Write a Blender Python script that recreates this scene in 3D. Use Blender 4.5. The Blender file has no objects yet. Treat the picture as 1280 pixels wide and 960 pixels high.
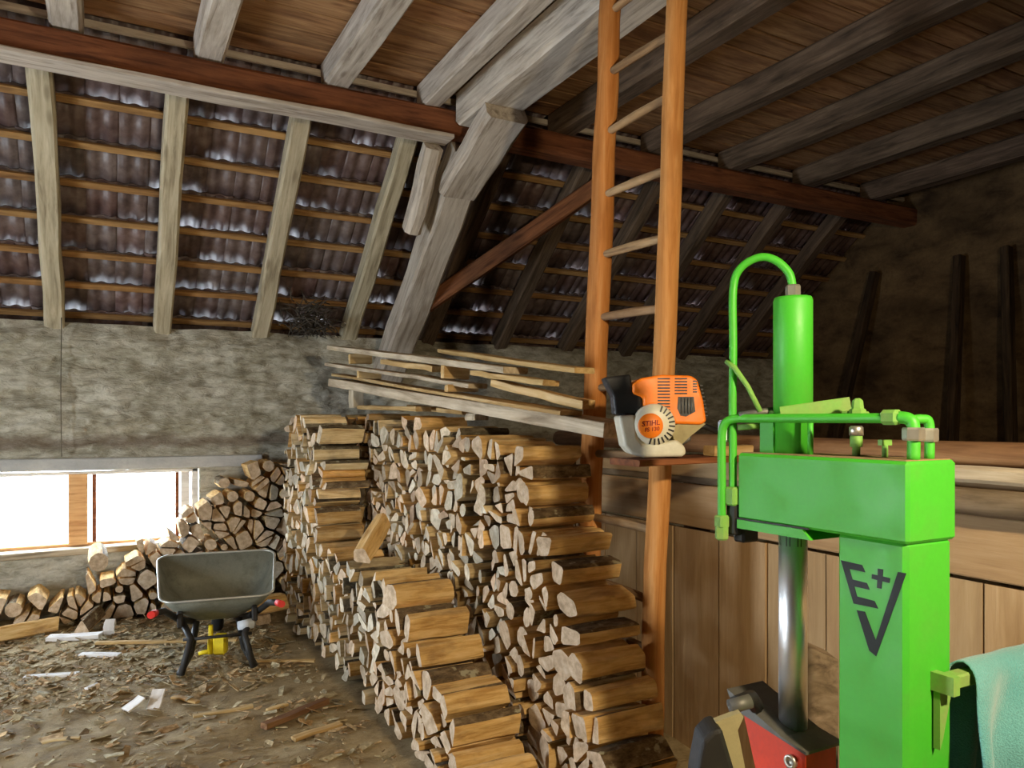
import bpy, math, random
from mathutils import Vector, Matrix, noise
C = bpy.context.scene.collection
S = bpy.context.scene
PI = math.pi

# ------------------------------------------------------------------ camera, sky, lamps, exposure
cam = bpy.data.objects.new('camera', bpy.data.cameras.new('camera'))
C.objects.link(cam)
cam.location = (0.15, -7.05, 1.55)
cam.rotation_euler = (PI / 2, 0, -math.radians(28.359))
cam.data.sensor_width = 36
cam.data.lens = 36 * 950 / 1280
cam.data.shift_y = 45 / 1280
cam.data.clip_start = 0.05
S.camera = cam

w = bpy.data.worlds.new('overcast_sky')
S.world = w
w.use_nodes = True
w.node_tree.nodes['Background'].inputs[0].default_value = (0.80, 0.90, 1.0, 1)
w.node_tree.nodes['Background'].inputs[1].default_value = 34.0


def light(name, kind, loc, energy, col, rot=(0, 0, 0), **kw):
    d = bpy.data.lights.new(name, kind)
    d.energy = energy
    d.color = col
    for k, v in kw.items():
        setattr(d, k, v)
    o = bpy.data.objects.new(name, d)
    o.location = loc
    o.rotation_euler = rot
    C.objects.link(o)
    return o


light('barn_lamp', 'SPOT', (1.44, -7.38, 2.22), 250, (1.0, 0.82, 0.54), (math.radians(54), 0, math.radians(-8)), shadow_soft_size=0.06,
      spot_size=math.radians(150), spot_blend=.55)
# sky portals in the two openings of the barn (they only guide the sampling of the sky)
for nm, loc, rot, sx, sy in (('portal_door', (-3.18, -3.35, .95), (0, -PI / 2, 0), 1.9, .9),
                             ('portal_window', (-0.55, 0.3, 0.83), (-PI / 2, 0, 0), 2.88, 0.66)):
    p = light(nm, 'AREA', loc, 1, (1, 1, 1), rot, shape='RECTANGLE', size=sx, size_y=sy)
    p.data.cycles.is_portal = True
S.view_settings.view_transform = 'Standard'
S.view_settings.look = 'None'
S.view_settings.exposure = 0.15
S.view_settings.gamma = 1.0
S.view_settings.use_curve_mapping = False
S.cycles.max_bounces = 8
S.cycles.diffuse_bounces = 5
S.cycles.sample_clamp_indirect = 6


# ------------------------------------------------------------------ materials
def lin(h):
    h = h.lstrip('#')
    r = []
    for i in (0, 2, 4):
        c = int(h[i:i + 2], 16) / 255
        r.append(c / 12.92 if c <= 0.04045 else ((c + 0.055) / 1.055) ** 2.4)
    return (*r, 1)


class NT:
    def __init__(s, name):
        s.m = bpy.data.materials.new(name)
        s.m.use_nodes = True
        s.t = s.m.node_tree
        s.b = s.t.nodes['Principled BSDF']

    def n(s, typ, **kw):
        x = s.t.nodes.new('ShaderNode' + typ)
        for k, v in kw.items():
            setattr(x, k, v)
        return x

    def set(s, inp, v):
        if hasattr(v, 'node') or hasattr(v, 'is_output'):
            s.t.links.new(v, inp)
        else:
            inp.default_value = v

    def coord(s, scale=(1, 1, 1), rnd=True):
        tc = s.n('TexCoord')
        mp = s.n('Mapping')
        s.set(mp.inputs['Vector'], tc.outputs['Object'])
        mp.inputs['Scale'].default_value = scale
        if rnd:
            oi = s.n('ObjectInfo')
            mm = s.n('Math', operation='MULTIPLY')
            s.set(mm.inputs[0], oi.outputs['Random'])
            mm.inputs[1].default_value = 37.0
            s.set(mp.inputs['Location'], mm.outputs[0])
        return mp.outputs[0]

    def noise(s, vec, scale, detail=4, rough=.6, dist=0.0):
        x = s.n('TexNoise')
        s.set(x.inputs['Vector'], vec)
        x.inputs['Scale'].default_value = scale
        x.inputs['Detail'].default_value = detail
        x.inputs['Roughness'].default_value = rough
        x.inputs['Distortion'].default_value = dist
        return x.outputs['Fac']

    def ramp(s, fac, stops):
        r = s.n('ValToRGB')
        e = r.color_ramp.elements
        while len(e) < len(stops):
            e.new(.5)
        for i, (p, c) in enumerate(stops):
            e[i].position = p
            e[i].color = lin(c) if isinstance(c, str) else (c, c, c, 1)
        s.set(r.inputs[0], fac)
        return r.outputs[0]

    def mix(s, fac, a, b, mode='MIX'):
        x = s.n('Mix', data_type='RGBA', blend_type=mode)
        s.set(x.inputs[0], fac)
        for i, v in ((6, a), (7, b)):
            s.set(x.inputs[i], lin(v) if isinstance(v, str) else v)
        return x.outputs[2]

    def rndval(s, col, amt=.25, island=False, hue=.02, sat=(1.2, .75)):
        rn = s.n('NewGeometry').outputs['Random Per Island'] if island else s.n('ObjectInfo').outputs['Random']
        mr = s.n('MapRange')
        s.set(mr.inputs[0], rn)
        mr.inputs[3].default_value = 1 - amt
        mr.inputs[4].default_value = 1 + amt
        h = s.n('HueSaturation')
        s.set(h.inputs['Value'], mr.outputs[0])
        m2 = s.n('Math', operation='MULTIPLY')
        s.set(m2.inputs[0], rn)
        m2.inputs[1].default_value = 7.31
        fr = s.n('Math', operation='FRACT')
        s.set(fr.inputs[0], m2.outputs[0])
        m3 = s.n('MapRange')
        s.set(m3.inputs[0], fr.outputs[0])
        m3.inputs[3].default_value = .5 - hue
        m3.inputs[4].default_value = .5 + hue
        s.set(h.inputs['Hue'], m3.outputs[0])
        m4 = s.n('MapRange')
        s.set(m4.inputs[0], fr.outputs[0])
        m4.inputs[3].default_value = sat[0]
        m4.inputs[4].default_value = sat[1]
        s.set(h.inputs['Saturation'], m4.outputs[0])
        s.set(h.inputs['Color'], col)
        return h.outputs[0]

    def out(s, col=None, rough=.7, metal=0.0, bump=None, bs=.4, bd=.01, spec=.4):
        if col is not None:
            s.set(s.b.inputs['Base Color'], lin(col) if isinstance(col, str) else col)
        s.set(s.b.inputs['Roughness'], rough)
        s.b.inputs['Metallic'].default_value = metal
        s.b.inputs['Specular IOR Level'].default_value = spec
        if bump is not None:
            x = s.n('Bump')
            x.inputs['Strength'].default_value = bs
            x.inputs['Distance'].default_value = bd
            s.set(x.inputs['Height'], bump)
            s.set(s.b.inputs['Normal'], x.outputs[0])
        return s.m


def wood(name, dark, mid, light_, stain='#5a4a38', stain_amt=.5, amt=.12, rough=.8, knots=True, freq=1.0, spec=.25):
    t = NT(name)
    v = t.coord((1.3 * freq, 16 * freq, 16 * freq))
    g = t.noise(v, 1.6, 5, .65, .6)
    col = t.ramp(g, [(.3, dark), (.5, mid), (.72, light_)])
    v2 = t.coord((1.5, 4, 4))
    st = t.noise(v2, 1.4, 4, .6)
    col = t.mix(t.ramp(st, [(.48, 0.0), (.72, stain_amt)]), col, stain)
    if knots:
        vo = t.n('TexVoronoi')
        t.set(vo.inputs['Vector'], t.coord((2.2, 7, 7)))
        vo.inputs['Scale'].default_value = 1.0
        col = t.mix(t.ramp(vo.outputs['Distance'], [(.06, .75), (.16, 0.0)]), col, dark)
    col = t.rndval(col, amt, False, .004, (1.0, .96))
    return t.out(col, rough, bump=g, bs=.35, bd=.006, spec=spec)


def paint(name, c, rough=.4, metal=0.0, dirt='#4a4030', dirt_amt=.25, var=.08, spec=.5, bscale=90):
    t = NT(name)
    v = t.coord((1, 1, 1), False)
    n1 = t.noise(v, 9, 5, .65)
    col = t.mix(t.ramp(n1, [(.5, 0.0), (.8, dirt_amt)]), c, dirt)
    n2 = t.noise(v, bscale, 3, .6)
    col = t.mix(t.ramp(n2, [(.35, var), (.65, 0.0)]), col, (0.02, 0.02, 0.02, 1))
    rr = t.ramp(n1, [(.3, rough), (.75, min(1, rough + .25))])
    return t.out(col, rr, metal, bump=n2, bs=.08, bd=.002, spec=spec)


M = {}
M['beam_pale'] = wood('weathered_pale_timber', '#8a7c6e', '#c2b6a8', '#dcd3c6', '#8c7a64', .55)
M['beam_brown'] = wood('brown_timber', '#4c2a18', '#7c4a2c', '#96603a', '#3c2214', .5)
M['timber_shaded'] = wood('shade_toned_timber', '#3c3024', '#625040', '#7c6854', '#382c1e', .5)  # darker copy for joists and rafters beyond the strut; shade put into the colour
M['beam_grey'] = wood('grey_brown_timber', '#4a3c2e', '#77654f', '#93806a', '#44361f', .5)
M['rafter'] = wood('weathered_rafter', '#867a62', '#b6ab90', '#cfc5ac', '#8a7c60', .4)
M['board_ceil'] = wood('ceiling_boards', '#6c482c', '#98704a', '#b48c60', '#503220', .6)
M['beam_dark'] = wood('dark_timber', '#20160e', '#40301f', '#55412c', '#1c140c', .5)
M['batten'] = wood('batten_timber', '#6e4c2c', '#9c7444', '#b88e58', '#54361e', .4)
M['ladder'] = wood('ladder_pole', '#a4662a', '#bd7e3e', '#ca9458', '#845424', .5, .05)
M['rung'] = wood('ladder_rung', '#6a5038', '#9a7c58', '#b89a74', '#54402c', .4)
M['plank_tan'] = wood('partition_plank', '#9c7e5a', '#ae9068', '#ba9e78', '#8c6e4a', .3, .08)
M['plank_old'] = wood('old_plank', '#8c7c64', '#bcab90', '#d8cab0', '#6e5a40', .5, .1)
M['plank_new'] = wood('yellow_plank', '#a4824c', '#c6a46c', '#dac090', '#8a6a3c', .4, .1)
M['log_bark_pole'] = wood('brown_pole', '#5c3c24', '#8a6240', '#a47c54', '#4a3220', .5, .1)
M['win_wood'] = wood('window_wood', '#b8804c', '#dca870', '#ecc088', '#a06c3c', .3, .05)
M['white_wood'] = wood('whitened_window_frame', '#cfc8c0', '#e4ded8', '#f2efea', '#b0a498', .3, .05)


def log_end():
    t = NT('log_end_grain')
    v = t.coord((1, 1, 1))
    n = t.noise(v, 26, 4, .65)
    col = t.ramp(n, [(.3, '#9c8a70'), (.5, '#c2ad90'), (.7, '#d8c8ae')])
    n2 = t.noise(v, 7, 3, .5)
    col = t.mix(t.ramp(n2, [(.5, 0.0), (.75, .5)]), col, '#94846e')
    vv = t.coord((0.02, 1, 1), False)
    wv = t.n('TexWave', wave_type='RINGS', rings_direction='X')
    t.set(wv.inputs['Vector'], vv)
    wv.inputs['Scale'].default_value = 60
    wv.inputs['Distortion'].default_value = 3
    col = t.mix(t.ramp(wv.outputs['Fac'], [(.2, .16), (.8, 0.0)]), col, '#7a5c3c')
    col = t.rndval(col, .38, True, .016)
    return t.out(col, .85, bump=n, bs=.4, bd=.004, spec=.2)


def log_side():
    t = NT('split_log_side')
    v = t.coord((3, 26, 26))
    n = t.noise(v, 1.6, 5, .65, .4)
    col = t.ramp(n, [(.28, '#a8824c'), (.5, '#d4b47c'), (.75, '#e8cfa0')])
    n2 = t.noise(t.coord((4, 9, 9)), 1.5, 4, .6)
    col = t.mix(t.ramp(n2, [(.5, 0.0), (.72, .65)]), col, '#84684a')
    col = t.rndval(col, .36, True, .013)
    return t.out(col, .8, bump=n, bs=.6, bd=.008, spec=.2)


def log_bark():
    t = NT('log_bark')
    v = t.coord((8, 16, 16))
    n = t.noise(v, 2.2, 6, .7)
    col = t.ramp(n, [(.3, '#3a3024'), (.5, '#6f6048'), (.7, '#948468')])
    n2 = t.noise(t.coord((14, 14, 14)), 1.3, 3, .5)
    col = t.mix(t.ramp(n2, [(.60, 0.0), (.66, .75)]), col, '#b4b094')
    col = t.rndval(col, .25, True, .02)
    return t.out(col, .9, bump=n, bs=.9, bd=.012, spec=.2)


M['end'], M['side'], M['bark'] = log_end(), log_side(), log_bark()
LOGM = [M['end'], M['side'], M['bark']]


def tile_mat():
    t = NT('clay_roof_tile')
    v = t.coord((1, 1, 1))
    n = t.noise(v, 9, 5, .65)
    col = t.ramp(n, [(.3, '#483836'), (.5, '#64524e'), (.72, '#7c6c68')])
    col = t.rndval(col, .18, False, .006)
    return t.out(col, .45, bump=t.noise(v, 60, 3), bs=.2, bd=.003, spec=.5)


M['tile'] = tile_mat()


def wall_mat(name, a, b, c, d, gd=.5):
    t = NT(name)
    v = t.coord((1, 1, 1.9), False)
    n = t.noise(v, 2.6, 7, .66, .3)
    col = t.ramp(n, [(.3, a), (.48, b), (.7, c)])
    n2 = t.noise(v, .9, 4, .6)
    col = t.mix(t.ramp(n2, [(.45, 0.0), (.7, gd)]), col, d)
    n3 = t.noise(t.coord((1, 1, 1), False), 30, 5, .7)
    col = t.mix(t.ramp(n3, [(.3, .35), (.5, 0.0)]), col, a)
    return t, n, n3, col


t, n, n3, col = wall_mat('rough_lime_plaster', '#8a826e', '#bcb6a4', '#dcd7c8', '#a09c84')
nh = t.noise(t.coord((7, 7, 19), False), 1.0, 6, .7, .5)
col = t.mix(t.ramp(nh, [(.36, .6), (.5, 0.0)]), col, '#7c7462')
col = t.mix(t.ramp(nh, [(.52, 0.0), (.66, .45)]), col, '#e6e2d6')
n3 = nh
# brown weathered band in the stones above the lintel
sx = t.n('SeparateXYZ')
t.set(sx.inputs[0], t.n('TexCoord').outputs['Object'])
zz = t.n('Math', operation='ADD')
nn = t.n('Math', operation='MULTIPLY_ADD')
t.set(nn.inputs[0], n)
nn.inputs[1].default_value = .24
nn.inputs[2].default_value = -.12
t.set(zz.inputs[0], sx.outputs[2])
t.set(zz.inputs[1], nn.outputs[0])
mr = t.n('MapRange')
t.set(mr.inputs[0], zz.outputs[0])
mr.inputs[1].default_value = 1.2
mr.inputs[2].default_value = 1.6
col = t.mix(t.ramp(mr.outputs[0], [(.25, 0.0), (.38, .65), (.5, .5), (.62, 0.0)]), col, '#6a5240')
M['plaster'] = t.out(col, .92, bump=n3, bs=.9, bd=.035, spec=.15)
t, n, n3, col = wall_mat('brown_gable_plaster', '#3e3022', '#685238', '#806848', '#30241a', .7)
M['gable'] = t.out(col, .95, bump=n3, bs=.5, bd=.02, spec=.1)
t, n, n3, col = wall_mat('grey_lintel', '#a4a4a4', '#bcbcba', '#d0cec8', '#aaa8a4', .3)
M['lintel'] = t.out(col, .85, bump=n3, bs=.3, bd=.01, spec=.2)


def floor_mat():
    t = NT('trampled_dirt_and_bark')
    v = t.coord((1, 1, 1), False)
    n = t.noise(v, 5, 8, .72, .4)
    col = t.ramp(n, [(.3, '#75644a'), (.48, '#a38e68'), (.62, '#b8a47e'), (.78, '#ccba98')])
    n2 = t.noise(v, 1.1, 4, .6)
    col = t.mix(t.ramp(n2, [(.45, 0.0), (.7, .5)]), col, '#7c6a4a')
    n3 = t.noise(t.coord((18, 40, 10), False), 1, 6, .75, 1.0)
    col = t.mix(t.ramp(n3, [(.60, 0.0), (.68, .6)]), col, '#b8a684')
    return t.out(col, .85, bump=n3, bs=.8, bd=.02, spec=.25)


M['floor'] = floor_mat()
M['green'] = paint('green_enamel', '#42b028', .42, dirt='#6a7a3a', dirt_amt=.22, var=.05)
M['green_dusty'] = paint('dusty_green_enamel', '#76a848', .6, dirt='#9a8a60', dirt_amt=.6, var=.1)
M['dust'] = paint('brown_dust', '#9a7c54', .9, dirt='#7c603c', dirt_amt=.4, var=.15)
M['black'] = paint('black_plastic', '#17171a', .42, dirt='#33302a', dirt_amt=.3)
M['black_paint'] = paint('black_marking', '#1c2422', .6, dirt='#2c3a2c', dirt_amt=.4)
M['chrome'] = paint('polished_rod_steel', '#f4f4f4', .3, 1.0, dirt='#a8a49c', dirt_amt=.2, var=0)
M['zinc'] = paint('zinc_fitting', '#c8c4b8', .3, .85, dirt='#8c846c', dirt_amt=.4)
M['greymetal'] = paint('dull_grey_steel', '#6c6a64', .45, .5, dirt='#4a4236', dirt_amt=.5)
M['darkmetal'] = paint('dark_steel', '#2c2a28', .5, .4, dirt='#4a4030', dirt_amt=.5)
M['galv'] = paint('dirty_galvanised_tray', '#8a8c7e', .5, .35, dirt='#54503e', dirt_amt=.7, var=.15)
M['rim'] = paint('bright_tray_rim', '#c4c4bc', .35, .7, dirt='#8a8474', dirt_amt=.3)
M['red'] = paint('red_enamel', '#e8401c', .4, dirt='#7c3420', dirt_amt=.35)
M['redgrip'] = paint('red_grip', '#d8281c', .45, dirt='#6c2018', dirt_amt=.3)
M['orange'] = paint('orange_plastic', '#ff8410', .4, dirt='#a84c14', dirt_amt=.2, var=.03)
M['white'] = paint('cream_white_plastic', '#dcd8c4', .4, dirt='#a09878', dirt_amt=.4, var=.05)
M['whiteclean'] = paint('pale_plastic', '#d4dce4', .45, dirt='#a8b0b8', dirt_amt=.3)
M['yellow'] = paint('yellow_plastic', '#e8cc10', .45, dirt='#a08c18', dirt_amt=.3)
M['redprint'] = paint('dark_red_print', '#8c1c08', .6, dirt='#8c1c08', dirt_amt=0)
M['beige'] = paint('beige_cast_flange', '#a89c74', .6, .2, dirt='#7c7050', dirt_amt=.5)
M['rubber'] = paint('black_rubber', '#141414', .8, dirt='#3c342a', dirt_amt=.5)
M['wire'] = paint('grey_wire', '#6c6454', .7, dirt='#4c4438', dirt_amt=.5)
M['twig'] = paint('dark_twigs', '#4a4238', .9, dirt='#2c2620', dirt_amt=.5)


def towel_mat():
    t = NT('teal_terry_cloth')
    v = t.coord((1, 1, 1), False)
    n = t.noise(v, 260, 2, .7)
    n2 = t.noise(v, 8, 4, .6)
    col = t.mix(t.ramp(n2, [(.4, 0.0), (.75, .35)]), '#5e9ea0', '#80b8b8')
    col = t.mix(t.ramp(n, [(.35, .35), (.6, 0.0)]), col, '#487c78')
    t.b.inputs['Sheen Weight'].default_value = .4
    return t.out(col, .95, bump=n, bs=.9, bd=.004, spec=.1)


M['towel'] = towel_mat()
M['ground_white'] = paint('blown_white_ground', '#f0f0f2', .8, dirt='#e0e0e4', dirt_amt=.2, var=0)  # white ground colour imitates the glare of overexposed daylight


def chip_mat():
    t = NT('wood_chips')
    v = t.coord((1, 1, 1), False)
    n = t.noise(v, 40, 3)
    col = t.ramp(n, [(.3, '#7c6a4c'), (.5, '#a08c68'), (.7, '#c4b08c')])
    col = t.rndval(col, .38, True, .02)
    return t.out(col, .85, spec=.2)


M['chip'] = chip_mat()


def glass_mat():
    m = bpy.data.materials.new('window_glass')
    m.use_nodes = True
    t = m.node_tree
    t.nodes.clear()
    o = t.nodes.new('ShaderNodeOutputMaterial')
    mx = t.nodes.new('ShaderNodeMixShader')
    tr = t.nodes.new('ShaderNodeBsdfTransparent')
    tr.inputs[0].default_value = (.94, .97, 1, 1)
    gl = t.nodes.new('ShaderNodeBsdfGlossy')
    gl.inputs['Roughness'].default_value = .05
    mx.inputs[0].default_value = .07
    t.links.new(tr.outputs[0], mx.inputs[1])
    t.links.new(gl.outputs[0], mx.inputs[2])
    t.links.new(mx.outputs[0], o.inputs[0])
    return m


M['glass'] = glass_mat()


# ------------------------------------------------------------------ mesh helpers
class MB:
    def __init__(s):
        s.v, s.f, s.mi, s.sm = [], [], [], []

    def add(s, vs, fs, mi=0, smooth=False):
        b = len(s.v)
        s.v += [tuple(x) for x in vs]
        for k, f in enumerate(fs):
            s.f.append(tuple(b + i for i in f))
            s.mi.append(mi[k] if isinstance(mi, (list, tuple)) else mi)
            s.sm.append(smooth)
        return s

    def box(s, c, d, mi=0, M_=None):
        c = Vector(c)
        vs = []
        for i in range(8):
            p = Vector(((i & 1) - .5, ((i >> 1) & 1) - .5, ((i >> 2) & 1) - .5))
            p = Vector((p.x * d[0], p.y * d[1], p.z * d[2]))
            if M_:
                p = M_ @ p
            vs.append(c + p)
        return s.add(vs, [(0, 2, 3, 1), (4, 5, 7, 6), (0, 1, 5, 4), (2, 6, 7, 3), (0, 4, 6, 2), (1, 3, 7, 5)], mi)

    def cbox(s, c, d, b=.005, mi=0):
        """box with all edges chamfered"""
        c = Vector(c)
        h = [x / 2 for x in d]
        idx = {}
        vs = []
        for sx_ in (-1, 1):
            for sy in (-1, 1):
                for sz in (-1, 1):
                    for a in range(3):
                        p = [sx_ * (h[0] - b), sy * (h[1] - b), sz * (h[2] - b)]
                        p[a] = (sx_, sy, sz)[a] * h[a]
                        idx[(sx_, sy, sz, a)] = len(vs)
                        vs.append(c + Vector(p))
        fs = []

        def quad(ks):
            pts = [vs[k] for k in ks]
            nrm = (pts[1] - pts[0]).cross(pts[2] - pts[0])
            mid = sum(pts, Vector()) / len(pts) - c
            fs.append(tuple(ks) if nrm.dot(mid) > 0 else tuple(reversed(ks)))
        for a in range(3):
            o = [i for i in range(3) if i != a]
            for sg in (-1, 1):
                def key(p, q):
                    k = [0, 0, 0]
                    k[a], k[o[0]], k[o[1]] = sg, p, q
                    return idx[(*k, a)]
                quad([key(-1, -1), key(1, -1), key(1, 1), key(-1, 1)])
            for p in (-1, 1):
                for q in (-1, 1):
                    def key2(r, ax):
                        k = [0, 0, 0]
                        k[a], k[o[0]], k[o[1]] = r, p, q
                        return idx[(*k, ax)]
                    quad([key2(-1, o[0]), key2(1, o[0]), key2(1, o[1]), key2(-1, o[1])])
        for sx_ in (-1, 1):
            for sy in (-1, 1):
                for sz in (-1, 1):
                    quad([idx[(sx_, sy, sz, a)] for a in range(3)])
        return s.add(vs, fs, mi)

    def prism(s, poly, h0, h1, M_=None, mi=0, caps=True):
        """polygon in xy extruded z h0..h1, then transformed"""
        n_ = len(poly)
        vs = [Vector((a, b, h0)) for a, b in poly] + [Vector((a, b, h1)) for a, b in poly]
        area = sum(poly[i][0] * poly[(i + 1) % n_][1] - poly[(i + 1) % n_][0] * poly[i][1] for i in range(n_))
        fs = [(i, (i + 1) % n_, n_ + (i + 1) % n_, n_ + i) for i in range(n_)]
        if caps:
            fs += [tuple(range(n_ - 1, -1, -1)), tuple(range(n_, 2 * n_))]
        if (area < 0) != (h1 < h0):
            fs = [tuple(reversed(f)) for f in fs]
        if M_:
            vs = [M_ @ v_ for v_ in vs]
        return s.add(vs, fs, mi)

    def lathe(s, prof, M_=None, n_=20, mi=0, smooth=True):
        """profile of (r, z)"""
        vs, fs = [], []
        for r, z in prof:
            for k in range(n_):
                a = 2 * PI * k / n_
                vs.append(Vector((r * math.cos(a), r * math.sin(a), z)))
        for i in range(len(prof) - 1):
            for k in range(n_):
                fs.append((i * n_ + k, i * n_ + (k + 1) % n_, (i + 1) * n_ + (k + 1) % n_, (i + 1) * n_ + k))
        if M_:
            vs = [M_ @ v_ for v_ in vs]
        s.add(vs, fs, mi, smooth)
        b = len(s.v) - len(vs)
        for i, rev in ((0, True), (len(prof) - 1, False)):
            if prof[i][0] > 1e-5:
                f = [b + i * n_ + k for k in range(n_)]
                s.f.append(tuple(reversed(f)) if rev else tuple(f))
                s.mi.append(mi)
                s.sm.append(False)
        return s

    def tube(s, pts, r, n_=10, mi=0, smooth=True, caps=True):
        pts = [Vector(p) for p in pts]
        rs = r if isinstance(r, (list, tuple)) else [r] * len(pts)
        d0 = (pts[1] - pts[0]).normalized()
        up = Vector((0, 0, 1)) if abs(d0.z) < .9 else Vector((1, 0, 0))
        x = d0.cross(up).normalized()
        vs, fs = [], []
        for i, p in enumerate(pts):
            d = ((pts[min(i + 1, len(pts) - 1)] - pts[i]).normalized() + (pts[i] - pts[max(i - 1, 0)]).normalized()).normalized()
            x = (x - d * x.dot(d)).normalized()
            y = d.cross(x)
            for k in range(n_):
                a = 2 * PI * k / n_
                vs.append(p + (x * math.cos(a) + y * math.sin(a)) * rs[i])
        for i in range(len(pts) - 1):
            for k in range(n_):
                fs.append((i * n_ + k, i * n_ + (k + 1) % n_, (i + 1) * n_ + (k + 1) % n_, (i + 1) * n_ + k))
        s.add(vs, fs, mi, smooth)
        if caps:
            b = len(s.v) - len(vs)
            s.f += [tuple(b + k for k in reversed(range(n_))), tuple(b + (len(pts) - 1) * n_ + k for k in range(n_))]
            s.mi += [mi, mi]
            s.sm += [False, False]
        return s

    def beam(s, L, w_, h, seg=6, j=.004, bev=.012, rng=random, x0=0, mi=0):
        """timber along X with chamfered, slightly wavy arrises"""
        prof = [(-w_ / 2 + bev, -h / 2), (w_ / 2 - bev, -h / 2), (w_ / 2, -h / 2 + bev), (w_ / 2, h / 2 - bev),
                (w_ / 2 - bev, h / 2), (-w_ / 2 + bev, h / 2), (-w_ / 2, h / 2 - bev), (-w_ / 2, -h / 2 + bev)]
        vs, fs = [], []
        for i in range(seg + 1):
            oy, oz = rng.uniform(-j, j), rng.uniform(-j, j)
            for y, z in prof:
                vs.append((x0 + L * i / seg, y + oy + rng.uniform(-j, j) * .6, z + oz + rng.uniform(-j, j) * .6))
        for i in range(seg):
            for k in range(8):
                fs.append((i * 8 + k, i * 8 + (k + 1) % 8, (i + 1) * 8 + (k + 1) % 8, (i + 1) * 8 + k))
        fs = [tuple(reversed(f)) for f in fs]
        fs += [tuple(range(8)), tuple(reversed(range(seg * 8, seg * 8 + 8)))]
        # orientation: profile is counter-clockwise in (y, z) seen from +x
        fs = [tuple(reversed(f)) for f in fs]
        return s.add(vs, fs, mi)

    def mesh(s, name, mats):
        me = bpy.data.meshes.new(name)
        me.from_pydata(s.v, [], s.f)
        for m in (mats if isinstance(mats, list) else [mats]):
            me.materials.append(m)
        me.polygons.foreach_set('material_index', s.mi)
        me.polygons.foreach_set('use_smooth', s.sm)
        me.update()
        return me

    def build(s, name, mats, parent=None, loc=(0, 0, 0), mat=None):
        o = bpy.data.objects.new(name, s.mesh(name, mats))
        C.objects.link(o)
        if mat is not None:
            o.matrix_world = mat
        else:
            o.location = loc
        if parent is not None:
            o.parent = parent
        return o


def link(name, me, mat=None, parent=None):
    o = bpy.data.objects.new(name, me)
    C.objects.link(o)
    if mat is not None:
        o.matrix_world = mat
    if parent is not None:
        o.parent = parent
    return o


def tag(o, label=None, cat=None, group=None, kind=None):
    for k, v in (('label', label), ('category', cat), ('group', group), ('kind', kind)):
        if v:
            o[k] = v
    return o


def empty(name, loc=(0, 0, 0), label=None, cat=None, group=None, kind=None, rz=0):
    o = bpy.data.objects.new(name, None)
    C.objects.link(o)
    o.location = loc
    o.rotation_euler = (0, 0, rz)
    o.empty_display_size = .1
    return tag(o, label, cat, group, kind)


def frame(p0, p1, up=(0, 0, 1)):
    """matrix whose X runs from p0 to p1"""
    p0, p1 = Vector(p0), Vector(p1)
    x = (p1 - p0).normalized()
    y = Vector(up).cross(x)
    if y.length < 1e-4:
        y = Vector((0, 1, 0)).cross(x)
    y.normalize()
    z = x.cross(y)
    m = Matrix((x, y, z)).transposed().to_4x4()
    m.translation = p0
    return m


def timber(name, p0, p1, w_, h, mat, parent=None, up=(0, 0, 1), seg=6, j=.004, bev=.012, rng=random):
    L = (Vector(p1) - Vector(p0)).length
    return MB().beam(L, w_, h, seg, j, bev, rng).build(name, mat, parent, mat=frame(p0, p1, up))


R = random.Random(7)

# ------------------------------------------------------------------ the setting: floor
fb = MB()


def floor_z(x, y):
    return -.012 + .022 * noise.fractal(Vector((x * 3.2, y * 3.2, .3)), .9, 2.1, 4)


def grid(mb, xs, ys, fn, mi=0, smooth=True):
    vs = [fn(x, y) for y in ys for x in xs]
    nx = len(xs)
    fs = [(j * nx + i, j * nx + i + 1, (j + 1) * nx + i + 1, (j + 1) * nx + i) for j in range(len(ys) - 1) for i in range(nx - 1)]
    mb.add(vs, fs, mi, smooth)


def span(a, b, st):
    n_ = max(1, round((b - a) / st))
    return [a + (b - a) * i / n_ for i in range(n_ + 1)]


grid(fb, span(-3.3, 2.6, .05) + span(2.9, 8.1, .4), span(-10.1, .35, .055), lambda x, y: (x, y, floor_z(x, y)))
tag(fb.build('floor', M['floor']), kind='structure')

# ------------------------------------------------------------------ window wall of rough lime plaster
WX0, WX1, WZ0, WZ1 = -2.0, .90, .50, 1.14
wb = MB()


def wall_pt(x, z):
    d = noise.fractal(Vector((x * 2.3, 7.7, z * 4.2)), .9, 2.0, 5) * .05 + noise.fractal(Vector((x * 8, 3.1, z * 17)), .8, 2.1, 3) * .022
    if 1.28 < z < 1.50:
        d -= .035 * math.sin(PI * (z - 1.28) / .22) * (1 + noise.noise(Vector((x * 3, 0, 5))))
    if z < 1.24:
        d *= .5
    if z > 2.2:
        d -= (z - 2.2) * .6
    return (x, -.02 - d, z + .015 * noise.noise(Vector((x * 4, 1.5, z * 4))))


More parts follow.
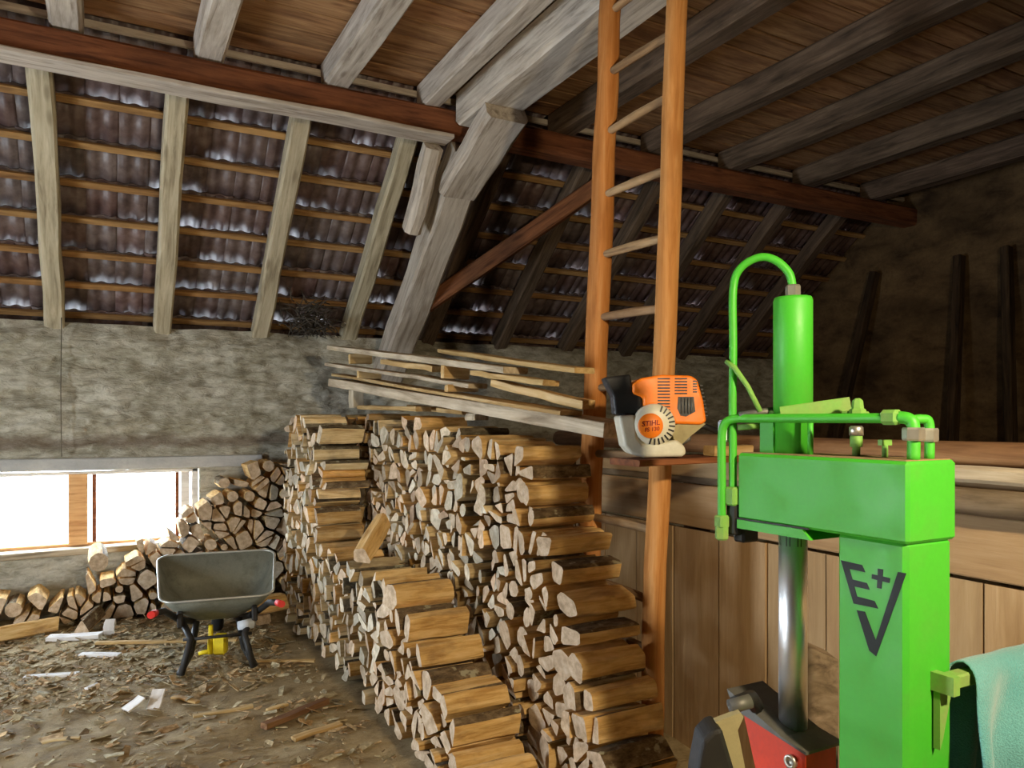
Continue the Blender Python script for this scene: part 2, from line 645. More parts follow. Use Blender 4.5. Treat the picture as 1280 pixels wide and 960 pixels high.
xs = span(-3.2, WX0, .06) + span(WX0, WX1, .028)[1:] + span(WX1, 2.8, .028)[1:] + span(2.8, 7.9, .1)[1:]
zs = span(0, WZ0, .06) + span(WZ0, WZ1 + .0, .06)[1:] + span(WZ1, 2.34, .022)[1:]
vs = [wall_pt(x, z) for z in zs for x in xs]
nx = len(xs)
fs = []
for j in range(len(zs) - 1):
    for i in range(nx - 1):
        cx, cz = (xs[i] + xs[i + 1]) / 2, (zs[j] + zs[j + 1]) / 2
        if WX0 < cx < WX1 and WZ0 < cz < WZ1:
            continue
        fs.append((j * nx + i, j * nx + i + 1, (j + 1) * nx + i + 1, (j + 1) * nx + i))
wb.add(vs, fs, 0, True)
for x0, x1, z0, z1 in ((-3.2, WX0, -.05, 2.28), (WX1, 7.9, -.05, 2.28), (WX0, WX1, -.05, WZ0), (WX0, WX1, WZ1, 2.28)):
    wb.box(((x0 + x1) / 2, .20, (z0 + z1) / 2), (x1 - x0, .30, z1 - z0))
wall_back = tag(wb.build('wall_back', M['plaster']), kind='structure')
lt = MB()
lt.beam(3.8, .12, .10, 10, .003, .008, R)
lt.build('lintel', M['lintel'], wall_back, mat=frame((-2.4, -.0, 1.195), (1.4, -.0, 1.195)))
sl = MB().beam(3.1, .30, .05, 6, .003, .006, R)
sl.build('window_sill', M['plank_old'], wall_back, mat=frame((-2.1, .08, .495), (1.0, .08, .495)))

win = tag(empty('window_1', (0, .12, WZ0)), kind='structure')


def winbar(name, x, z, wx, wz, mat, dy=0.0, dp=.06):
    MB().cbox((0, 0, 0), (wx, dp, wz), .006).build(name, mat, win, (x, dy, z))


HZ = WZ1 - WZ0
winbar('frame_top', -.55, HZ - .025, 2.88, .03, M['white_wood'])
winbar('frame_bottom', -.55, .03, 2.88, .03, M['win_wood'])
winbar('jamb', .865, HZ / 2, .05, HZ - .02, M['white_wood'])
winbar('jamb', -1.965, HZ / 2, .05, HZ - .02, M['white_wood'])
winbar('mullion', -.02, HZ / 2, .14, HZ - .06, M['win_wood'], -.015, .07)
winbar('mullion', -1.02, HZ / 2, .10, HZ - .06, M['win_wood'], -.015, .07)
winbar('sash_stile', .095, HZ / 2, .032, HZ - .07, M['beam_brown'], .01, .04)
winbar('sash_stile', .725, HZ / 2, .032, HZ - .07, M['beam_brown'], .01, .04)
winbar('sash_stile', .79, HZ / 2, .07, HZ - .07, M['white_wood'], .01, .04)
for cx, wd in ((-1.5, .85), (-.53, .86), (.41, .60)):
    MB().box((0, 0, 0), (wd, .004, HZ - .07)).build('pane', M['glass'], win, (cx, .012, HZ / 2))

# ------------------------------------------------------------------ other walls
gb = MB()
vs = []
grid(gb, span(-10.1, .3, .12), span(0, 4.05, .1), lambda y, z: (7.85 + .03 * noise.fractal(Vector((y * 2, 1.1, z * 2)), .9, 2, 4), y, z))
gb.f = [tuple(reversed(f)) for f in gb.f]
gb.box((7.98, -4.9, 2.0), (.12, 10.5, 4.15))
tag(gb.build('wall_end', M['gable']), kind='structure')
lw = MB()
for y0, y1, z0, z1 in ((-10.1, -3.8, -.05, 4.1), (-3.8, -2.9, 1.9, 4.1), (-2.9, .35, -.05, 4.1)):
    lw.box((-3.25, (y0 + y1) / 2, (z0 + z1) / 2), (.12, y1 - y0, z1 - z0))
tag(lw.build('wall_left', M['plaster']), kind='structure')
fw = MB().box((2.3, -10.15, 2.0), (11.3, .12, 4.2))
tag(fw.build('wall_front', M['plank_old']), kind='structure')

# ------------------------------------------------------------------ ceiling of boards over joists
cs = MB().box((2.35, -5.9, 4.10), (11.2, 8.45, .05))
ceil = tag(cs.build('ceiling', M['beam_brown']), kind='structure')
y = -1.72
bl = [MB().beam(11.0, .212, .03, 8, .002, .004, R).mesh('ceiling_board', M['board_ceil']) for _ in range(4)]
i = 0
while y > -10:
    wv_ = .215
    m = frame((-3.17, y - wv_ / 2, 4.052), (7.83, y - wv_ / 2, 4.052 + R.uniform(-.004, .004)))
    link('board', bl[i % 4], m, ceil)
    y -= wv_ + .010
    i += 1

# ------------------------------------------------------------------ roof slope of tiles on battens
A = math.radians(41)
U = Vector((0, -math.cos(A), math.sin(A)))
N = Vector((0, math.sin(A), math.cos(A)))
R0 = Vector((0, 0, 2.32)) + N * .15


def rp(x, q, n_):
    return Vector((x, 0, 0)) + R0 + U * (q - .46) + N * n_


roof = tag(empty('roof', (0, 0, 2.3)), kind='structure')
roof_inv = Matrix.Translation((0, 0, -2.3))


def roof_child(o, m):
    o.matrix_world = m
    o.parent = roof
    o.matrix_parent_inverse = roof_inv


bat = [MB().beam(11.0, .05, .026, 10, .003, .003, R).mesh('batten', M['batten']) for _ in range(3)]
GA = .315
qs = [.10 + GA * k for k in range(10)]
for k, q in enumerate(qs):
    o = link('batten', bat[k % 3])
    roof_child(o, frame(rp(-3.15, q, .013), rp(7.83, q + R.uniform(-.012, .012), .013), N))


def tile_mesh():
    mb = MB()
    Wt, Lt, th, sg = .212, .405, .012, 12
    vs, fs = [], []
    for yy in (0, Lt):
        for zz_ in (0, th):
            for i_ in range(sg + 1):
                x = -Wt / 2 + Wt * i_ / sg
                vs.append((x, yy, zz_ + .009 * math.cos(4 * PI * x / .2) + .004 * math.cos(2 * PI * x / .2)))
    n_ = sg + 1
    for i_ in range(sg):
        fs.append((n_ + i_, n_ + i_ + 1, 3 * n_ + i_ + 1, 3 * n_ + i_))
        fs.append((i_ + 1, i_, 2 * n_ + i_, 2 * n_ + i_ + 1))
        fs.append((i_, i_ + 1, n_ + i_ + 1, n_ + i_))
        fs.append((2 * n_ + i_ + 1, 2 * n_ + i_, 3 * n_ + i_, 3 * n_ + i_ + 1))
    fs.append((0, n_, 3 * n_, 2 * n_))
    fs.append((n_ - 1, 3 * n_ - 1, 4 * n_ - 1, 2 * n_ - 1))
    mb.add(vs, fs, 0, True)
    mb.box((0, .014, -.006), (.05, .02, .03))
    return mb


tm = tile_mesh()
tme = tm.mesh('tile', M['tile'])
rest = MB()
cnt = 0
cols = int((8.2 + 3.1) / .2)
for c_ in range(cols):
    x = -3.05 + .2 * c_
    for k, q in enumerate(qs):
        lift = R.choice((0, .0, .003, .006, .010, .016))
        top = rp(x + R.uniform(-.004, .004), q + .02 + R.uniform(-.01, .01), .050)
        bot = rp(x + R.uniform(-.004, .004), q + .02 - .405, .068 + lift)
        yv = (bot - top).normalized()
        zv = (N - yv * N.dot(yv)).normalized()
        xv = yv.cross(zv)
        m = Matrix((xv, yv, zv)).transposed().to_4x4()
        m.translation = top
        if -1.0 < x < 5.2 and cnt < 300 and k > 0:
            roof_child(link('tile', tme), m)
            cnt += 1
        else:
            rest.add([m @ Vector(v_) for v_ in tm.v], tm.f, 0, True)
o = rest.build('tile_field', M['tile'])
o['kind'] = 'stuff'
o.parent = roof
o.matrix_parent_inverse = roof_inv

# ------------------------------------------------------------------ roof timbers
rx = (-1.0, -.18, .60, 1.41, 2.22, 3.02, 3.84, 4.66, 5.48, 6.30, 7.12)
rlab = {1: 'weathered grey rafter closest to the window corner of the tiled roof slope',
        2: 'weathered grey rafter second along, its foot on the plaster wall above the window end',
        3: 'weathered grey rafter third along, its foot over the firewood pile',
        4: 'weathered rafter half hidden behind the leaning roof strut'}
for i, x in enumerate(rx):
    q0, q1 = .40, .46 + 1.62 / math.cos(A)
    o = timber('rafter', rp(x, q0, -.075), rp(x + R.uniform(-.01, .01), q1, -.075), .14, .15, M['rafter'] if x < 2.6 else M['timber_shaded'], up=N, rng=R, j=.006, bev=.018)
    tag(o, rlab.get(i, '%s dark rafter of the shaded roof counted from the leaning strut' % ('', '', '', '', '', 'first', 'second', 'third', 'fourth', 'fifth', 'sixth')[i] if i else 'rafter of the tiled slope at the far side of the window'), 'rafter', 'rafters of the tiled roof slope')
o = timber('purlin', (-3.15, -1.84, 3.738), (7.86, -1.84, 3.738), .18, .18, M['beam_brown'], rng=R, seg=14, j=.006, bev=.02)
tag(o, 'long reddish brown purlin running across under the rafter tops', 'beam')
lip = timber('lower_strip', (-3.15, -1.862, 3.632), (2.42, -1.862, 3.632), .19, .032, M['beam_pale'], rng=R, seg=14, j=.004, bev=.006)
lip.parent = o
lip.matrix_parent_inverse = o.matrix_basis.inverted()
lip['label'] = 'pale strip along the underside of the purlin'
roof_child(MB().beam(11.0, .03, .045, 12, .003, .004, R).build('batten', M['beam_pale']), frame((-3.15, -1.775, 3.955), (7.83, -1.775, 3.955)))
jx = (-.95, -.03, .75, 1.57, 3.40, 4.33, 5.23, 6.20, 7.2)
jl = {1: 'pale joist on the brown purlin, farthest from the thick tie beam',
      2: 'pale joist on the brown purlin, middle one of three before the tie beam',
      3: 'pale ceiling joist resting on the brown purlin, the one next to the tie beam',
      4: 'shaded ceiling joist just behind the ladder top', 5: 'second ceiling joist beyond the ladder, counted from the tie beam',
      6: 'third ceiling joist beyond the ladder, counted from the tie beam', 7: 'fourth ceiling joist beyond the ladder, deep in shade',
      8: 'last ceiling joist, close to the brown gable wall'}
for i, x in enumerate(jx):
    o = timber('joist', (x, -1.80, 3.925), (x + R.uniform(-.02, .02), -10.05, 3.925), .175, .19, M['beam_pale'] if i < 4 else M['timber_shaded'], rng=R, seg=10, j=.007, bev=.02)
    tag(o, jl.get(i, 'pale ceiling joist above the window side of the barn'), 'joist', 'ceiling joists')
o = timber('joist', (2.26, -1.80, 3.925), (2.26, -10.05, 3.925), .15, .19, M['beam_pale'], rng=R, seg=10, j=.007, bev=.02)
tag(o, 'grey weathered joist lying tight along the thick tie beam', 'joist', 'ceiling joists')
o = timber('tie_beam', (2.60, -1.96, 3.84), (2.62, -10.05, 3.84), .34, .25, M['beam_pale'], rng=R, seg=10, j=.008, bev=.025)
tag(o, 'thick pale tie beam above the ladder with the leaning strut below its end', 'beam')
o = timber('roof_strut', (2.56, -.02, 1.95), (2.60, -1.83, 3.60), .26, .23, M['beam_pale'], up=N, rng=R, seg=8, j=.008, bev=.022)
tag(o, 'pale squared roof strut leaning from the wall up to the tie beam', 'strut')
o = timber('strut_cap', (2.60, -1.62, 3.34), (2.61, -2.42, 3.68), .32, .15, M['beam_pale'], up=(0, .5, 1), rng=R, seg=4, j=.008, bev=.03)
tag(o, 'pale shaped cap timber wedged between leaning strut and tie beam', 'beam')
o = timber('purlin_bracket', (2.32, -1.35, 3.06), (2.32, -1.80, 3.59), .13, .16, M['beam_pale'], up=(0, .5, 1), rng=R, seg=4, j=.01, bev=.03)
tag(o, 'short rough pale bracket under the purlin beside the leaning strut', 'bracket')
o = timber('wind_brace', (2.66, -.75, 2.56), (3.95, -1.70, 3.60), .10, .14, M['beam_brown'], rng=R, seg=5, j=.006, bev=.015)
tag(o, 'brown wind brace slanting from the leaning strut up to the purlin', 'brace')

# twigs caught between wall top and roof
tw = MB()
for k in range(150):
    a = R.uniform(0, 2 * PI)
    p = Vector((min(1.98, 1.83 + R.gauss(0, .09)), -.18 + R.gauss(0, .07), 2.36 + abs(R.gauss(0, .09))))
    pts = [p]
    d = Vector((math.cos(a), math.sin(a) * .5, R.uniform(-.5, .8))).normalized()
    for q in range(4):
        pts.append(pts[-1] + d * R.uniform(.03, .07))
        d = (d + Vector((R.uniform(-.5, .5), R.uniform(-.4, .4), R.uniform(-.6, .4)))).normalized()
        pts[-1].z = max(pts[-1].z, 2.30)
        pts[-1].x = min(max(pts[-1].x, 1.52), 2.10)
        pts[-1].y = min(max(pts[-1].y, -.42), -.03)
    tw.tube(pts, [.006, .006, .005, .004, .003], 4)
o = tw.build('twig_tangle', M['twig'])
tag(o, 'dark tangle of twigs stuffed on top of the plaster wall beside the strut', 'twigs', kind='stuff')
o = MB().tube([(-.13, -.075, 2.36), (-.135, -.085, 1.8), (-.13, -.08, 1.26)], .004, 6).build('hanging_wire', M['wire'])
tag(o, 'thin grey wire hanging down the plaster wall to the lintel', 'wire')

# ------------------------------------------------------------------ plank partition
part = tag(empty('wall_right', (2.6, -5, 0)), kind='structure')


def pchild(o):
    o.parent = part
    o.matrix_parent_inverse = Matrix.Translation((-2.6, 5, 0))
    return o


y = -.5
while y > -9.9:
    wd = .30 + R.uniform(-.02, .03)
    o = timber('plank', (2.63 + R.uniform(-.004, .004), y - wd / 2, -.03), (2.63 + R.uniform(-.004, .004), y - wd / 2, 1.03), .024, wd - .006, M['plank_tan'], up=(0, 1, 0), rng=R, seg=3, j=.0015, bev=.003)
    pchild(o)
    y -= wd
pchild(timber('plank', (2.62, -.5, 1.145), (2.625, -9.9, 1.145), .036, .20, M['plank_tan'], rng=R, seg=12, j=.003, bev=.005))
pchild(timber('plank', (2.66, -.5, 1.27), (2.66, -9.9, 1.27), .03, .05, M['beam_grey'], rng=R, seg=8, j=.002, bev=.004))
pchild(timber('plank', (2.65, -.5, 1.33), (2.65, -9.9, 1.33), .03, .10, M['plank_tan'], rng=R, seg=8, j=.002, bev=.004))
for y in (-.6, -2.4, -4.2, -6.0, -7.8, -9.6):
    pchild(timber('post', (2.72, y, -.03), (2.72, y, 1.38), .10, .10, M['beam_grey'], rng=R, seg=3, j=.003, bev=.01))


def pole(name, p0, p1, r, mat, rng=R, seg=8, n_=12, wob=.006):
    pts = []
    L = (Vector(p1) - Vector(p0)).length
    for i in range(seg + 1):
        pts.append((L * i / seg, rng.uniform(-wob, wob), rng.uniform(-wob, wob)))
    return MB().tube(pts, [r * rng.uniform(.94, 1.06) for _ in pts], n_).build(name, mat, mat=frame(p0, p1))


o = pole('round_pole', (2.665, -3.0, 1.440), (2.62, -8.6, 1.435), .042, M['log_bark_pole'])
tag(o, 'long brown round pole lying on top of the plank partition behind the splitter', 'pole')
o = timber('grey_board', (2.565, -5.2, 1.375), (2.545, -8.0, 1.375), .03, .055, M['plank_old'], rng=R)
tag(o, 'narrow pale grey board along the partition just below the brown pole', 'board')
o = pole('round_pole', (2.57, -5.30, 1.30), (2.555, -6.35, 1.285), .042, M['beam_grey'])
tag(o, 'short grey pole with sawn end against the partition below the pale board', 'pole')

# ------------------------------------------------------------------ leaning poles in the gloom before the gable wall
for i, (y0, y1, x0) in enumerate(((-1.0, -1.5, 7.3), (-2.6, -2.45, 7.3), (-3.2, -2.9, 7.35), (-4.3, -3.5, 7.3))):
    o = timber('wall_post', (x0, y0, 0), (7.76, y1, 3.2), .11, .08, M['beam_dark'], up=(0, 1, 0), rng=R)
    tag(o, ['dark timber leaning on the gable wall beside the tile roof', 'dark timber leaning on the gable wall, second from the tile roof',
            'dark timber leaning on the gable wall above the splitter cylinder', 'slanted dark timber on the gable wall, farthest from the tile roof'][i], 'timber', 'timbers leaning on the gable wall')

# ------------------------------------------------------------------ firewood
def clip(poly, px, py, nx_, ny_):
    """keep the side where (p - P).n <= 0"""
    out = []
    for i in range(len(poly)):
        a, b = poly[i], poly[(i + 1) % len(poly)]
        da = (a[0] - px) * nx_ + (a[1] - py) * ny_
        db = (b[0] - px) * nx_ + (b[1] - py) * ny_
        if da <= 0:
            out.append(a)
        if (da < 0 < db) or (db < 0 < da):
            t_ = da / (da - db)
            out.append((a[0] + (b[0] - a[0]) * t_, a[1] + (b[1] - a[1]) * t_))
    return out


def area(p):
    return .5 * abs(sum(p[i][0] * p[(i + 1) % len(p)][1] - p[(i + 1) % len(p)][0] * p[i][1] for i in range(len(p))))


def cent(p):
    return (sum(a for a, _ in p) / len(p), sum(b for _, b in p) / len(p))


def dedupe(p):
    q = []
    for v_ in p:
        if not q or (v_[0] - q[-1][0]) ** 2 + (v_[1] - q[-1][1]) ** 2 > 1e-5:
            q.append(v_)
    if len(q) > 1 and (q[0][0] - q[-1][0]) ** 2 + (q[0][1] - q[-1][1]) ** 2 < 1e-5:
        q.pop()
    return q


def cells(top, a0, a1, size, rng, whole=1e9):
    """packed log outlines under the profile top(a)"""
    seeds = []
    zmax = max(top(a0 + (a1 - a0) * i / 40) for i in range(41)) + 2 * size
    row = 0
    z = -size * .5
    while z < zmax:
        a = a0 - 2 * size + (row % 2) * size / 2
        while a < a1 + 2 * size:
            seeds.append((a + rng.uniform(-.34, .34) * size, z + rng.uniform(-.34, .34) * size))
            a += size
        z += size * .87
        row += 1
    out = []
    for (a, z) in seeds:
        if not (a0 + size * .3 < a < a1 - size * .3) or z < size * .25 or z > top(a) - size * .35:
            continue
        poly = [(a - .4, z - .4), (a + .4, z - .4), (a + .4, z + .4), (a - .4, z + .4)]
        for (b, y_) in seeds:
            d2 = (a - b) ** 2 + (z - y_) ** 2
            if 1e-9 < d2 < (size * 3) ** 2:
                poly = clip(poly, (a + b) / 2, (z + y_) / 2, b - a, y_ - z)
                if len(poly) < 3:
                    break
        if len(poly) < 3:
            continue
        poly = clip(poly, 0, .006, 0, -1)
        if len(poly) < 3 or area(poly) < size * size * .12:
            continue
        ps = [poly]
        if rng.random() < .62 and not (a > whole and z > top(a) - size * 1.3) and area(poly) > .55 * size * size:
            th = rng.uniform(0, PI)
            c0 = cent(poly)
            nx_, ny_ = math.cos(th), math.sin(th)
            ps = [clip(poly, c0[0], c0[1], nx_, ny_), clip(poly, c0[0], c0[1], -nx_, -ny_)]
        for p in ps:
            p = dedupe(p)
            if len(p) >= 3 and area(p) > size * size * .10:
                u_ = rng.random()
                if len(p) >= 5 and u_ < .30:          # quarter or wedge split
                    i0 = rng.randrange(len(p))
                    n_ = len(p)
                    p = [p[i0], p[(i0 + 1) % n_], p[(i0 + n_ // 2) % n_], p[(i0 + (3 * n_) // 4) % n_]]
                    p = dedupe(p)
                elif len(p) >= 5 and u_ < .48:        # round billet
                    c_ = cent(p)
                    rr = min(abs((p[i][0] - c_[0]) * (p[(i + 1) % len(p)][1] - p[i][1]) - (p[i][1] - c_[1]) * (p[(i + 1) % len(p)][0] - p[i][0])) /
                             max(1e-6, math.hypot(p[(i + 1) % len(p)][0] - p[i][0], p[(i + 1) % len(p)][1] - p[i][1])) for i in range(len(p)))
                    if rr > size * .25:
                        p = [(c_[0] + rr * 1.04 * math.cos(2 * PI * i / 9), c_[1] + rr * 1.04 * math.sin(2 * PI * i / 9)) for i in range(9)]
                elif len(p) == 4 and u_ < .5:         # half billet with a curved bark side
                    i0 = rng.randrange(4)
                    a_, b_ = p[i0], p[(i0 + 1) % 4]
                    c_ = cent(p)
                    q_ = []
                    for k in range(4):
                        q_.append(p[(i0 + 1 + k) % 4])
                        if k < 2:
                            pa, pb = p[(i0 + 1 + k) % 4], p[(i0 + 2 + k) % 4]
                            q_.append(((pa[0] + pb[0]) / 2, (pa[1] + pb[1]) / 2))
                    sh_ = [(c_[0] + (v_[0] - c_[0]) * (.82 if k_ in (2,) else 1), c_[1] + (v_[1] - c_[1]) * (.82 if k_ in (2,) else 1)) for k_, v_ in enumerate(q_)]
                    p = sh_
                if len(p) >= 3 and area(p) > size * size * .08:
                    out.append(p)
    return out


def log_geom(mb, poly, l0, l1, rng, origin=(0, 0), gap=.008):
    """log with outline poly (a, z), lying from l0 to l1 along local X; local y = a, z = z"""
    poly = dedupe(poly)
    n_ = len(poly)
    ar = sum(poly[i][0] * poly[(i + 1) % n_][1] - poly[(i + 1) % n_][0] * poly[i][1] for i in range(n_))
    if ar < 0:
        poly = poly[::-1]
    c0 = cent(poly)
    rad = math.sqrt(area(poly) / PI)
    sc = 1 - gap / rad
    pts = []
    for i in range(n_):
        p, c, q = poly[i - 1], poly[i], poly[(i + 1) % n_]
        f = .14
        for other in (p, q):
            pts.append((c[0] + (other[0] - c[0]) * f, c[1] + (other[1] - c[1]) * f))
    pts = [(c0[0] + (a - c0[0]) * sc, c0[1] + (b - c0[1]) * sc) for a, b in pts]
    k = len(pts)
    th = rng.uniform(0, 2 * PI)
    barky = rng.random() < .72
    rings = [l0, l0 + (l1 - l0) * rng.uniform(.3, .45), l0 + (l1 - l0) * rng.uniform(.6, .75), l1]
    vs, fs, mi = [], [], []
    tilt = (rng.uniform(-.22, .22), rng.uniform(-.22, .22))
    for r, x in enumerate(rings):
        s_ = 1 - (0.0 if r in (1, 2) else rng.uniform(0, .05))
        s_ *= rng.uniform(.94, 1.0)
        for a, b in pts:
            da, db = (a - c0[0]) * s_, (b - c0[1]) * s_
            xx = x + (da * tilt[0] + db * tilt[1] if r in (0, 3) else 0)
            jj = .0025
            vs.append((xx, c0[0] - origin[0] + da + rng.uniform(-jj, jj), c0[1] - origin[1] + db + rng.uniform(-jj, jj)))
    for r in range(3):
        for i in range(k):
            j = (i + 1) % k
            fs.append((r * k + i, r * k + j, (r + 1) * k + j, (r + 1) * k + i))
            nx_, ny_ = pts[j][1] - pts[i][1], -(pts[j][0] - pts[i][0])
            ang = math.atan2(ny_, nx_)
            dd = abs((ang - th + PI) % (2 * PI) - PI)
            mi.append(2 if barky and dd < .95 else 1)
    fs.append(tuple(reversed(range(k))))
    fs.append(tuple(3 * k + i for i in range(k)))
    mi += [0, 0]
    fs = [tuple(f) for f in fs]
    mb.add(vs, fs, mi)
    return len(poly)


far = MB()
RL = random.Random(11)
n_logs = 0


def shape_word(n_):
    return 'wedge-shaped' if n_ == 3 else ('four-sided' if n_ == 4 else ('round' if n_ == 9 else 'many-sided'))


def stack(top, a0, a1, size, place_fn, pick, describe, rng, lw=.32, whole=1e9):
    """place_fn(mat for a log whose local X is the log axis, y = a, z = z)"""
    global n_logs
    for p in cells(top, a0, a1, size, rng, whole):
        c0 = cent(p)
        off = rng.uniform(-.022, .022) + (rng.uniform(-.03, .03) if rng.random() < .2 else 0)
        l0, l1 = off, off + lw * rng.uniform(.95, 1.03)
        if pick(c0):
            mb = MB()
            k = log_geom(mb, p, l0, l1, rng, c0)
            o = mb.build('firewood_log', LOGM, None, mat=place_fn(c0[0], c0[1]))
            n_logs += 1
            describe(o, c0, k, p)
        else:
            mb = MB()
            log_geom(mb, p, l0, l1, rng, (0, 0))
            m = place_fn(0, 0)
            far.add([m @ Vector(v_) for v_ in mb.v], mb.f, mb.mi)


def pl(pts):
    def f(a):
        if a <= pts[0][0]:
            return pts[0][1]
        for (x0, z0), (x1, z1) in zip(pts, pts[1:]):
            if a <= x1:
                return z0 + (z1 - z0) * (a - x0) / (x1 - x0)
        return pts[-1][1]
    return f


# stacks run along -y; the outline coordinate a is -y so that it grows towards the camera.  Log axis +x, local y = a -> world -y
def mk_place(x0):
    def f(a, z):
        # local X -> +x, local Y -> -y, local Z -> z is left-handed, so local X is turned to -x and logs are built from the +x end
        m = Matrix(((-1, 0, 0, x0 + .32), (0, -1, 0, -a), (0, 0, 1, z), (0, 0, 0, 1)))
        return m
    return f


top1 = pl([(0.95, 1.56), (1.5, 1.58), (1.93, 1.52), (2.0, 1.2), (2.1, .82), (2.25, .70), (3.2, .76), (3.45, .74), (3.7, .58), (4.0, .44), (4.3, .26), (4.6, .10), (4.7, 0)])
top2 = pl([(1.2, 1.60), (2.9, 1.56), (3.6, 1.50), (4.08, 1.46), (4.22, 1.30), (4.40, 1.02), (4.5, .80), (4.62, .62), (4.76, .40), (4.88, .12), (4.92, 0)])
topw = pl([(-.9, .22), (-.5, .30), (-.05, .31), (.06, .40), (.25, .42), (.34, .56), (.42, .60), (.56, .70), (.75, .84), (.95, 1.04), (1.2, 1.18), (1.5, 1.27), (1.72, 1.3)])


def edge_of(top, c0, size):
    return c0[1] > top(c0[0]) - size * 1.0


stepn = {1: [], 2: []}
inside = {1: [], 2: [], 3: []}


def describe_stack(which, top, size):
    lo = {1: 3.3, 2: 4.0}[which]

    def f(o, c0, k, p):
        if edge_of(top, c0, size) and c0[0] > lo:
            stepn[which].append((c0[1], o))
        else:
            inside[which].append((c0[0], c0[1], k, o))
    return f


stack(top1, .95, 4.72, .122, mk_place(1.40), lambda c: c[0] > 3.3, describe_stack(1, top1, .122), random.Random(21), .305, 3.3)
stack(top2, 1.25, 4.95, .122, mk_place(1.78), lambda c: c[0] > 3.92, describe_stack(2, top2, .122), random.Random(22), .305, 4.0)
ONES = ['', 'first', 'second', 'third', 'fourth', 'fifth', 'sixth', 'seventh', 'eighth', 'ninth', 'tenth', 'eleventh', 'twelfth', 'thirteenth',
        'fourteenth', 'fifteenth', 'sixteenth', 'seventeenth', 'eighteenth', 'nineteenth', 'twentieth']


def nth(k):
    if k <= 20:
        return ONES[k]
    return {2: 'twenty', 3: 'thirty', 4: 'forty'}[k // 10] + ('-' + ONES[k % 10] if k % 10 else '')


for which, nm in ((1, 'lower stack'), (2, 'taller stack')):
    for k, (z, o) in enumerate(sorted(stepn[which], key=lambda e: e[0])):
        tag(o, 'split log on the stepped end of the %s, %s up from the floor' % (nm, nth(k + 1)), 'log', 'logs on the stepped end of the %s' % nm)


def label_layers(rec, size, end, grp, sgn):
    rows = {}
    for a, z, k, o in rec:
        rows.setdefault(int(z / (size * .87)), []).append((sgn * a, k, o))
    for rw in rows:
        for i, (a, k, o) in enumerate(sorted(rows[rw], key=lambda e: e[0])):
            tag(o, '%s log in the %s layer up, %s from %s' % (shape_word(k), nth(rw + 1), nth(i + 1), end), 'log', grp)


label_layers(inside[1], .122, 'the stepped end of the lower stack', 'logs in the lower stack', -1)
label_layers(inside[2], .122, 'the stepped end of the taller stack', 'logs in the taller stack', -1)


def wplace(a, z):
    # local X -> +y (into the wall), local Y -> -x would mirror; build with a -> +x : X=(0,-1,0), Y=(1,0,0), Z=(0,0,1)
    return Matrix(((0, 1, 0, a), (-1, 0, 0, -.09), (0, 0, 1, z), (0, 0, 0, 1)))


def describe_w(o, c0, k, p):
    inside[3].append((c0[0], c0[1], k, o))


stack(topw, -.85, 1.72, .140, wplace, lambda c: c[0] < 1.40, describe_w, random.Random(23), .33)
label_layers(inside[3], .140, 'the window end of the wall pile', 'logs piled against the window wall', 1)
o = far.build('firewood_stack', LOGM)
tag(o, 'dense mass of split firewood in the deeper part of the two stacks', 'firewood', kind='stuff')


def single_log(poly, p0, p1, label, rng, up=(0, 0, 1)):
    global n_logs
    L = (Vector(p1) - Vector(p0)).length
    mb = MB()
    log_geom(mb, poly, 0, L, rng, (0, 0), .001)
    o = mb.build('firewood_log', LOGM, None, mat=frame(p0, p1, up))
    tag(o, label, 'log')
    n_logs += 1


def ngon(r, n_, ph=0, sy=1):
    return [(r * math.cos(ph + 2 * PI * i / n_), r * sy * math.sin(ph + 2 * PI * i / n_)) for i in range(n_)]


RS = random.Random(5)
single_log([(-.06, -.045), (.06, -.045), (.055, .03), (-.02, .05)], (1.42, -2.95, .80), (1.62, -2.72, .96), 'loose square split log tilted on the flat step of the lower stack', RS)
single_log([(-.07, -.05), (.07, -.05), (.05, .04), (-.04, .055)], (-.50, -.66, .052), (-.14, -.52, .052), 'split log lying apart on the floor before the wall pile', RS)
single_log([(-.06, -.05), (.06, -.05), (.0, .06)], (.02, -.74, .052), (.13, -.46, .10), 'wedge of split wood leaning from the floor on the wall pile', RS)
single_log(ngon(.072, 9), (.13, -.60, .49), (.12, -.24, .52), 'round unsplit log poking out on the wall pile under the window mullion', RS)
single_log([(-.07, -.05), (.07, -.05), (.07, .05), (-.05, .06)], (1.22, -1.15, .06), (1.05, -.78, .06), 'split log on the floor between wheelbarrow and lower stack', RS)
single_log([(-.07, -.06), (.07, -.06), (.07, .06), (-.05, .06)], (1.05, -1.28, .19), (1.36, -1.20, .19), 'square yellow split log behind the red grip of the wheelbarrow', RS)
# slabs lying on the stacks
for p0, p1, lb in (((1.88, -1.5, 1.650), (1.92, -2.6, 1.618), 'rough brown slab lying along the top of the taller stack'),
                   ((2.05, -2.1, 1.640), (2.08, -2.95, 1.595), 'brown board slanting across the top of the taller stack')):
    o = timber('wood_slab', p0, p1, .11, .03, M['plank_new'], rng=R, seg=4, j=.004, bev=.006)
    tag(o, lb, 'slab')

# ------------------------------------------------------------------ heap of boards sloping above the taller stack
def bz(y, off):
    return 1.862 + .0975 * (y + .8) + off


